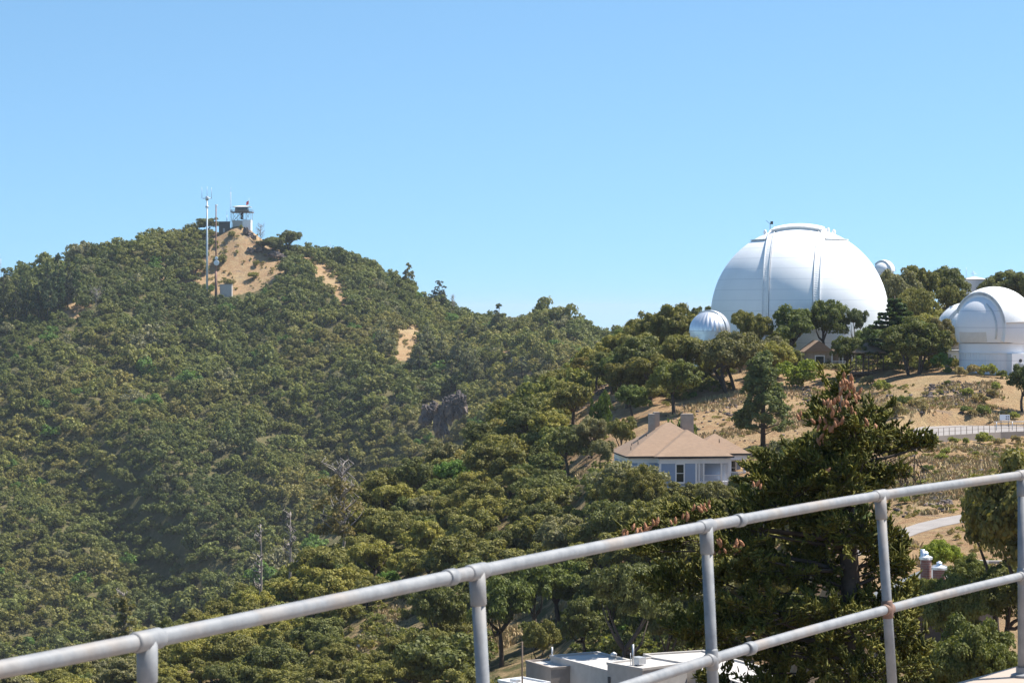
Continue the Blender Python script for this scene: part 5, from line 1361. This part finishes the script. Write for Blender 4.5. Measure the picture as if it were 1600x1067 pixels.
FQ = (fq[None] + (len(rings) * NS) * np.arange(n)[:, None, None]).reshape(-1, 4)
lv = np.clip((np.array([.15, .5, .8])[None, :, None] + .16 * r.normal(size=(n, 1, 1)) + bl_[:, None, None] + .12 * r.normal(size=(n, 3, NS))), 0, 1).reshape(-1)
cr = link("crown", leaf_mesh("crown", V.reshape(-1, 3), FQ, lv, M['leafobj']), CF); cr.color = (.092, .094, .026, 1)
print("shoots", n)
for k in range(70):   # bare hanging twigs under the right arm and along the stem
    a = fp(1335 + 100 * r.random(), 712 + 30 * r.random(), r.normal() * .4); b = a + Vector((.25 * r.normal(), .1 * r.normal(), -.35 - .5 * r.random()))
    tr.tube(limb_pts(a, b, r, .2, 4), [.014, .011, .008, .004], 4, False)
tr.build("trunk", M['trunk'], CF)
mb = MB(); vs = []
for i in range(9):
    t = i / 8; rad = .048 * math.sin(math.pi * min(t * .86 + .12, 1)) ** .8
    for k in range(9): a = 2 * math.pi * k / 9 + i * .35; q = rad * (1 + .22 * ((i + k) % 2)); vs.append((q * math.cos(a), q * math.sin(a), t * .20))
mb.add(vs, [(i * 9 + k, i * 9 + (k + 1) % 9, (i + 1) * 9 + (k + 1) % 9, (i + 1) * 9 + k) for i in range(8) for k in range(9)]); mb.f.append(tuple(72 + k for k in range(9))); mb.sm.append(False)
c0 = mb.build("cone", M['cone'], CF); first = True
spots = [(1316, 598, 12, 12, 12), (1320, 622, 20, 16, 14), (1298, 642, 20, 14, 13), (1286, 664, 24, 12, 12), (1330, 645, 10, 12, 4), (1247, 652, 4, 5, 2), (1279, 690, 8, 6, 3), (1345, 668, 16, 8, 4), (985, 826, 18, 7, 10), (1012, 816, 12, 5, 4), (1088, 786, 16, 6, 8), (1056, 806, 14, 5, 5), (1135, 850, 20, 8, 9), (1110, 856, 8, 6, 3), (1175, 756, 10, 5, 3), (1278, 736, 8, 5, 2)]
for (cx, cy, rx, ry, n) in spots:
    for k in range(n):
        p = fp(cx + (r.random() - .5) * 2 * rx, cy + (r.random() - .5) * 2 * ry, -.45 - .5 * (rx / 20) + .5 * (r.random() - .6) - (.7 if cy > 700 else 0))
        c = c0 if first else c0.copy()
        if not first: COL.objects.link(c)
        first = False; c.location = p; q = .8 + .5 * r.random(); c.scale = (q * .74, q * .74, q * .95); c.rotation_euler = (.35 * r.normal(), .35 * r.normal(), r.random() * 6)

# ================================================================== SHRUBS, GRASS, RUBBLE ON THE BARE SLOPES
SL = np.array([(1232, 592), (1290, 588), (1370, 606), (1560, 596), (1580, 650), (1545, 662), (1440, 664), (1420, 690), (1440, 697), (1640, 690), (1640, 740), (1500, 800), (1440, 806), (1395, 815), (1370, 720), (1240, 700)], float)
SL2 = np.array([(1040, 650), (1090, 625), (1150, 612), (1235, 600), (1235, 700), (1110, 696)], float)
SL3 = np.array([(1420, 845), (1500, 830), (1640, 815), (1640, 900), (1440, 900)], float)
items = []; used = []
hand = [(1284,640,20),(1300,598,16),(1355,604,30),(1378,612,36),(1410,634,34),(1432,640,34),(1444,648,24),(1400,652,44),(1386,655,36),(1425,660,18),(1475,625,14),(1530,630,36),(1512,620,30),(1550,622,24),(1555,610,26),(1500,588,28),(1520,586,34),(1545,590,36),(1566,592,28),(1480,584,20),(1508,646,26),(1536,650,34),(1520,655,24),(1585,655,24),(1545,640,20),(1490,694,26),(1510,696,20),(1538,694,36),(1560,696,30),(1588,694,24),(1610,696,26),(1472,720,30),(1490,728,22),(1478,712,26),(1525,712,16),(1555,716,20),(1448,738,26),(1440,760,22),(1420,742,24),(1515,740,18),(1412,790,28),(1435,780,20),(1402,770,20),(1465,765,20),(1455,790,14)]
for (px, py, w2) in hand: used.append((px, py, w2))
for _ in range(900):
    px, py = 1235 + 400 * r.random(), 585 + 230 * r.random()
    if len(used) > 130: break
    if pip(np.array([px]), np.array([py]), SL)[0] and all(math.hypot(px - a, (py - b) * 2.2) > (c + 9) * .62 for a, b, c in used): used.append((px, py, 6 + 10 * r.random()))
for k, (px, py, w2) in enumerate(used):
    D = hit(px, py, 150, 400)
    if not D: continue
    x = (px - 800) / F * D; z = Hs(x, D)
    if any(sdpoly(np.array([x]), np.array([D]), p[0])[0] < .8 for p in ROADS): continue
    q = r.random(); tw, c = (("yellow green", (.19, .20, .065)) if q < .5 else ("straw grey", (.22, .18, .11)) if q < .78 else ("olive", (.11, .13, .05)))
    Rr = w2 / 2 / F * D; ob = plant(f'bush{k % 4}', 'shrub', x, D, Rr, Rr * (.8 + .35 * r.random()), "", "shrub", None, c, z=z - .05)
    items.append((ob, px, py, "broad" if w2 > 24 else "middling" if w2 > 13 else "tiny", tw))
autolabel(items, "shrub", "shrubs on the sandy slope")

def in_any(xs, ys, polys):
    m = np.zeros(len(xs), bool)
    for p in polys: m |= pip(xs, ys, p)
    return m
n = 60000; y = 150 + 260 * r.random(n); u = (-260 / F) + (1100 / F) * r.random(n); x = u * y; z = H(x, y); gx, gy = proj(x, y, z)
PB = KEEP[2][0]; PD = KEEP[4][0]; PM = KEEP[6][0]
ok = in_any(gx, gy, [SL, SL2, SL3, PB, PD, PM])
for p in ROADS: ok &= sdpoly(x, y, p[0]) > .6
ok &= (vnoise(x, y, 7, 4) + .45 * vnoise(x, y, 2.1, 6)) > .66
x, y, z = x[ok], y[ok], z[ok]
bl = 7; X = np.repeat(x, bl); Y = np.repeat(y, bl); Z = np.repeat(z, bl); m = len(X)
X = X + .22 * r.normal(size=m); Y = Y + .22 * r.normal(size=m); hgt = .16 + .30 * r.random(m); an = r.random(m) * 6.28; wd = .05 + .07 * r.random(m)
V = np.empty((m, 4, 3)); dx, dy = np.cos(an) * wd, np.sin(an) * wd; lx_, ly_ = .12 * r.normal(size=m), .12 * r.normal(size=m)
V[:, 0] = np.stack([X - dx, Y - dy, Z - .05], -1); V[:, 1] = np.stack([X + dx, Y + dy, Z - .05], -1); V[:, 2] = np.stack([X + dx * .4 + lx_, Y + dy * .4 + ly_, Z + hgt], -1); V[:, 3] = np.stack([X - dx * .4 + lx_, Y - dy * .4 + ly_, Z + hgt], -1)
g = link("dry_grass", leaf_mesh("dry_grass", V.reshape(-1, 3), np.arange(m * 4).reshape(-1, 4), np.repeat(r.random(len(x)), bl) * .8 + .2 * r.random(m), M['grass'])); tag(g, "dry straw coloured grass over the sandy slopes", "grass", kind="stuff")

RBP = [np.array(p, float) for p in ([(1440, 605), (1475, 596), (1530, 600), (1550, 615), (1500, 628), (1450, 622)], [(1238, 602), (1262, 604), (1290, 640), (1275, 645)], [(1105, 625), (1140, 620), (1160, 630), (1120, 640)], [(1130, 645), (1155, 648), (1140, 655)], [(1440, 745), (1490, 790), (1475, 800), (1440, 770)], [(905, 605), (955, 590), (960, 608), (915, 625)])]
n = 90000; y = 180 + 230 * r.random(n); u = (100 / F) + (700 / F) * r.random(n); x = u * y; z = H(x, y); gx, gy = proj(x, y, z); ok = in_any(gx, gy, RBP) & (r.random(n) < .35)
sparse_ = in_any(gx, gy, [SL, SL2, PB]) & (r.random(n) < .022); ok |= sparse_
x, y, z = x[ok][:5200], y[ok][:5200], z[ok][:5200]; m = len(x)
cube = np.array([(-1, -1, -1), (1, -1, -1), (1, 1, -1), (-1, 1, -1), (-1, -1, 1), (1, -1, 1), (1, 1, 1), (-1, 1, 1)], float); cf = np.array([(3, 2, 1, 0), (4, 5, 6, 7), (0, 1, 5, 4), (1, 2, 6, 5), (2, 3, 7, 6), (3, 0, 4, 7)])
V = cube[None] * (1 + .35 * r.normal(size=(m, 8, 3))) * (.07 + .20 * r.random((m, 1, 1)) ** 2); V[:, :, 2] *= .7; V += np.stack([x, y, z + .05], -1)[:, None]
rb = link("rubble", mesh_np("rubble", V.reshape(-1, 3), (cf[None] + 8 * np.arange(m)[:, None, None]).reshape(-1, 4), M['rock'])); tag(rb, "loose broken stones strewn over the slopes", "stones", kind="stuff")

# ================================================================== WOODS: the rest of the oaks and the far hillside
FAR = []
for k in range(8):
    q = np.random.default_rng(300 + k); L, S = oak_lobes(q, n=7 + k % 4, zf=.8, sub=5, rl=(.32, .48)); FAR.append(lobe_leaves(S, 1500, .090, q, jitter=.3))
bareF = [np.array(p, float) for p in ([(326, 456), (326, 400), (334, 358), (352, 345), (398, 345), (416, 372), (427, 392), (440, 396), (446, 412), (434, 432), (418, 440), (400, 452), (360, 458)], [(98, 484), (112, 470), (134, 463), (136, 478), (118, 491), (100, 492)],
  [(262, 434), (300, 424), (314, 404), (332, 402), (332, 442), (300, 436)], [(617, 511), (640, 511), (664, 520), (652, 545), (640, 557), (616, 558), (630, 540)], [(468, 392), (500, 410), (532, 440), (550, 474), (536, 470), (512, 442), (490, 424)], [(775, 528), (790, 530), (812, 552), (794, 557)],
  [(660, 632), (676, 626), (700, 616), (728, 618), (722, 640), (708, 664), (694, 684), (682, 676), (668, 664)], [(796, 571), (830, 571), (830, 581), (796, 581)])]
q = np.random.default_rng(5); n = 60000
y = np.where(q.random(n) < .14, 395 + 360 * q.random(n), 740 + 480 * q.random(n) ** .8); u = -.245 + .30 * q.random(n); x = u * y; z = H(x, y)
gx, gy = proj(x, y, z); Rr = (3.3 + 4.6 * q.random(n) ** 1.8) * (.72 + .6 * vnoise(x, y, 60, 9)) * np.where(np.hypot(x + 137, y - 1185) < 35, .7, 1)
px_t, py_t = proj(x, y, z + Rr * 1.5)
sy_ = np.interp(px_t, [p_[0] for p_ in SPUR[:9]], [p_[1] for p_ in SPUR[:9]])
ok = np.where(y > 750, py_t < sy_ + 14, (py_t > sy_ - 2) & (py_t < sy_ + 60)) & (px_t < 1000) & (py_t < 1090)
ok &= ~in_any(gx, gy, bareF) & ~in_any(gx, (gy + py_t) / 2, bareF) & ~in_any(gx, py_t + 3, bareF)
x, y, z, Rr = x[ok], y[ok], z[ok], Rr[ok]
cell = {}; keep = []
for i in range(len(x)):
    ci = (int(x[i] // 8), int(y[i] // 8)); bad = False
    for a in (-1, 0, 1):
        for b in (-1, 0, 1):
            for j in cell.get((ci[0] + a, ci[1] + b), ()):
                if (x[i] - x[j]) ** 2 + (y[i] - y[j]) ** 2 < (.54 * (Rr[i] + Rr[j])) ** 2: bad = True; break
            if bad: break
        if bad: break
    if not bad: cell.setdefault(ci, []).append(i); keep.append(i)
x, y, z, Rr = x[keep], y[keep], z[keep], Rr[keep]
print("far crowns", len(x))
def tint_of(X, Y, q, g_=1.22):
    n = len(X); a = vnoise(X, Y, 55, 11) * .55 + vnoise(X, Y, 16, 12) * .3 + .3 * q.random(n) - .05
    st = np.array([0.0, .25, .42, .58, .72, .88, 1.1]); cs = np.array([(.052, .066, .030), (.066, .079, .032), (.086, .096, .036), (.102, .107, .038), (.118, .113, .045), (.138, .120, .052), (.15, .12, .068)])
    c = np.stack([np.interp(a, st, cs[:, j]) for j in range(3)], -1) * (.80 + .40 * q.random((n, 1))) * g_
    g = q.random(n) < .035; c[g] = np.array([.08, .135, .035]); gr = q.random(n) < .03; c[gr] = np.array([.15, .145, .10]); return c
tc = tint_of(x, y, q)
def woods(name, x, y, z, Rr, tc, arrs, q, label, cat, zoff, hs=(.85, 1.3)):
    Vs, Ls, Ts = [], [], []
    kk = q.integers(0, len(arrs), len(x))
    for k, (Va, Fa, la) in enumerate(arrs):
        s = np.where(kk == k)[0]
        if not len(s): continue
        a = q.random(len(s)) * 6.283; ca, sa = np.cos(a)[:, None], np.sin(a)[:, None]; h = (hs[0] + (hs[1] - hs[0]) * q.random(len(s)))[:, None]
        R = Rr[s][:, None]; Vx = (Va[None, :, 0] * ca - Va[None, :, 1] * sa) * R + x[s][:, None]; Vy = (Va[None, :, 0] * sa + Va[None, :, 1] * ca) * R + y[s][:, None]
        Vz = (Va[None, :, 2] * h + zoff) * R + z[s][:, None]; Vs.append(np.stack([Vx, Vy, Vz], -1).reshape(-1, 3).astype(np.float32))
        Ls.append(np.tile(la, len(s))); Ts.append(np.repeat(tc[s], len(la), 0))
    V = np.concatenate(Vs); o = link(name, leaf_mesh(name, V, np.arange(len(V)).reshape(-1, 4), np.concatenate(Ls), M['leafattr'], np.concatenate(Ts)))
    return tag(o, label, cat, kind="stuff")
woods("forest", x, y, z, Rr, tc, FAR, q, "dense oak woods clothing the lookout hill across the valley", "forest", .36)
if rest:
    ra = np.array(rest); MID = []
    for k in range(5):
        w_ = np.random.default_rng(400 + k); L, S = oak_lobes(w_, n=12 + k); MID.append(lobe_leaves(S, 6000, .07, w_))
    woods("woods", ra[:, 0], ra[:, 1], ra[:, 2], ra[:, 3], tint_of(ra[:, 0], ra[:, 1], q) * 1.1, MID, q, "smaller oaks filling the gaps of the near ridge", "forest", .8)
# undergrowth between the oaks
n = 12000; y = 190 + 258 * np.sqrt(q.random(n)); u = -.235 + .47 * q.random(n); x = u * y; z = H(x, y); gx, gy = proj(x, y, z)
Rr = .7 + .9 * q.random(n); px_t, py_t = proj(x, y, z + Rr)
ok = ~in_any(gx, gy, [k[0] for k in KEEP[:6]]) & ~in_any(px_t, py_t, [KEEP[k][0] for k in (0, 1, 3, 5)]) & ~pip(px_t, py_t, np.array(SPUR, float)) & (py_t < 1090) & (vnoise(x, y, 12, 13) > .30) & (gy < 1120)
for p in ROADS: ok &= sdpoly(x, y, p[0]) > 2.5
x, y, z, Rr = x[ok][:3600], y[ok][:3600], z[ok][:3600], Rr[ok][:3600]
m = 420; y2 = 192 + 56 * q.random(m); u2 = (108 + 210 * q.random(m)) / F; x2 = u2 * y2; z2 = H(x2, y2); g2x, g2y = proj(x2, y2, z2); k2 = ~pip(g2x, g2y, KEEP[4][0]) & (g2y < 1030)
x = np.concatenate([x, x2[k2]]); y = np.concatenate([y, y2[k2]]); z = np.concatenate([z, z2[k2]]); Rr = np.concatenate([Rr, (.7 + 1.1 * q.random(m))[k2]])
UN = []
for k in range(4):
    w_ = np.random.default_rng(500 + k); L, S = oak_lobes(w_, n=6, sub=4); UN.append(lobe_leaves(S, 420, .13, w_, jitter=.7))
woods("undergrowth", x, y, z, Rr, tint_of(x, y, q) * 1.05, UN, q, "low scrub between the oaks of the near ridge", "undergrowth", .3)
print("undergrowth", len(x))
n = 60000; y = np.where(q.random(n) < .6, 960 + 240 * q.random(n), 160 + 240 * q.random(n)); u = np.where(y > 500, (-720 + 760 * q.random(n)) / F, (100 + 720 * q.random(n)) / F); x = u * y; z = H(x, y); gx, gy = proj(x, y, z)
fr = y > 500
ok = (in_any(gx, gy, bareF[:6]) & fr & (q.random(n) < .07)) | (in_any(gx, gy, [SL, SL2, SL3, PB]) & ~fr & (vnoise(x, y, 9, 41) > .45) & (q.random(n) < .17))
for p in ROADS: ok &= sdpoly(x, y, p[0]) > .8
x, y, z = x[ok], y[ok], z[ok]; fr = fr[ok]; Rr = np.where(fr, .6 + 1.1 * q.random(len(x)), .16 + .42 * q.random(len(x)) ** 1.5); m = q.random(len(x))[:, None]
tcb = np.where(m < .35, np.array([.19, .155, .08]), np.where(m < .7, np.array([.16, .16, .055]), np.array([.25, .21, .11]))) * (.8 + .4 * q.random((len(x), 1)))
woods("scrub", x, y, z, Rr, tcb, UN, q, "tiny dry bushes dotted over the sandy slopes and bare knoll", "scrub", .3)
print("scrub", len(x))
# bit of pale road across the saddle
Dr = hit(812, 577, 760, 1100) or 960; a = P(799, 577, Dr); b = P(828, 577, Dr)
zz = max(Hs(a.x, Dr), Hs(b.x, Dr), a.z)
tag(MB().box(a.x, b.x, Dr - 1, Dr + 9, zz - 2, zz + .3).build("road", M['kerb']), "pale far road cut showing through trees in the saddle", "road", kind="structure")

# ================================================================== AIR
def haze_box():
    m = bpy.data.materials.new("thin_air"); m.use_nodes = True; n = m.node_tree; n.nodes.clear()
    o = n.nodes.new("ShaderNodeOutputMaterial"); v = n.nodes.new("ShaderNodeVolumePrincipled")
    v.inputs['Color'].default_value = (.80, .88, 1.0, 1); v.inputs['Density'].default_value = HAZE; v.inputs['Anisotropy'].default_value = .2
    n.links.new(v.outputs[0], o.inputs['Volume'])
    b = MB().box(-20000, 20000, -300, 16500, -800, 62).build("haze", m); tag(b, "thin bluish summer haze over the valley", "haze", kind="stuff")
HAZE = 0.00005
if HAZE: haze_box()
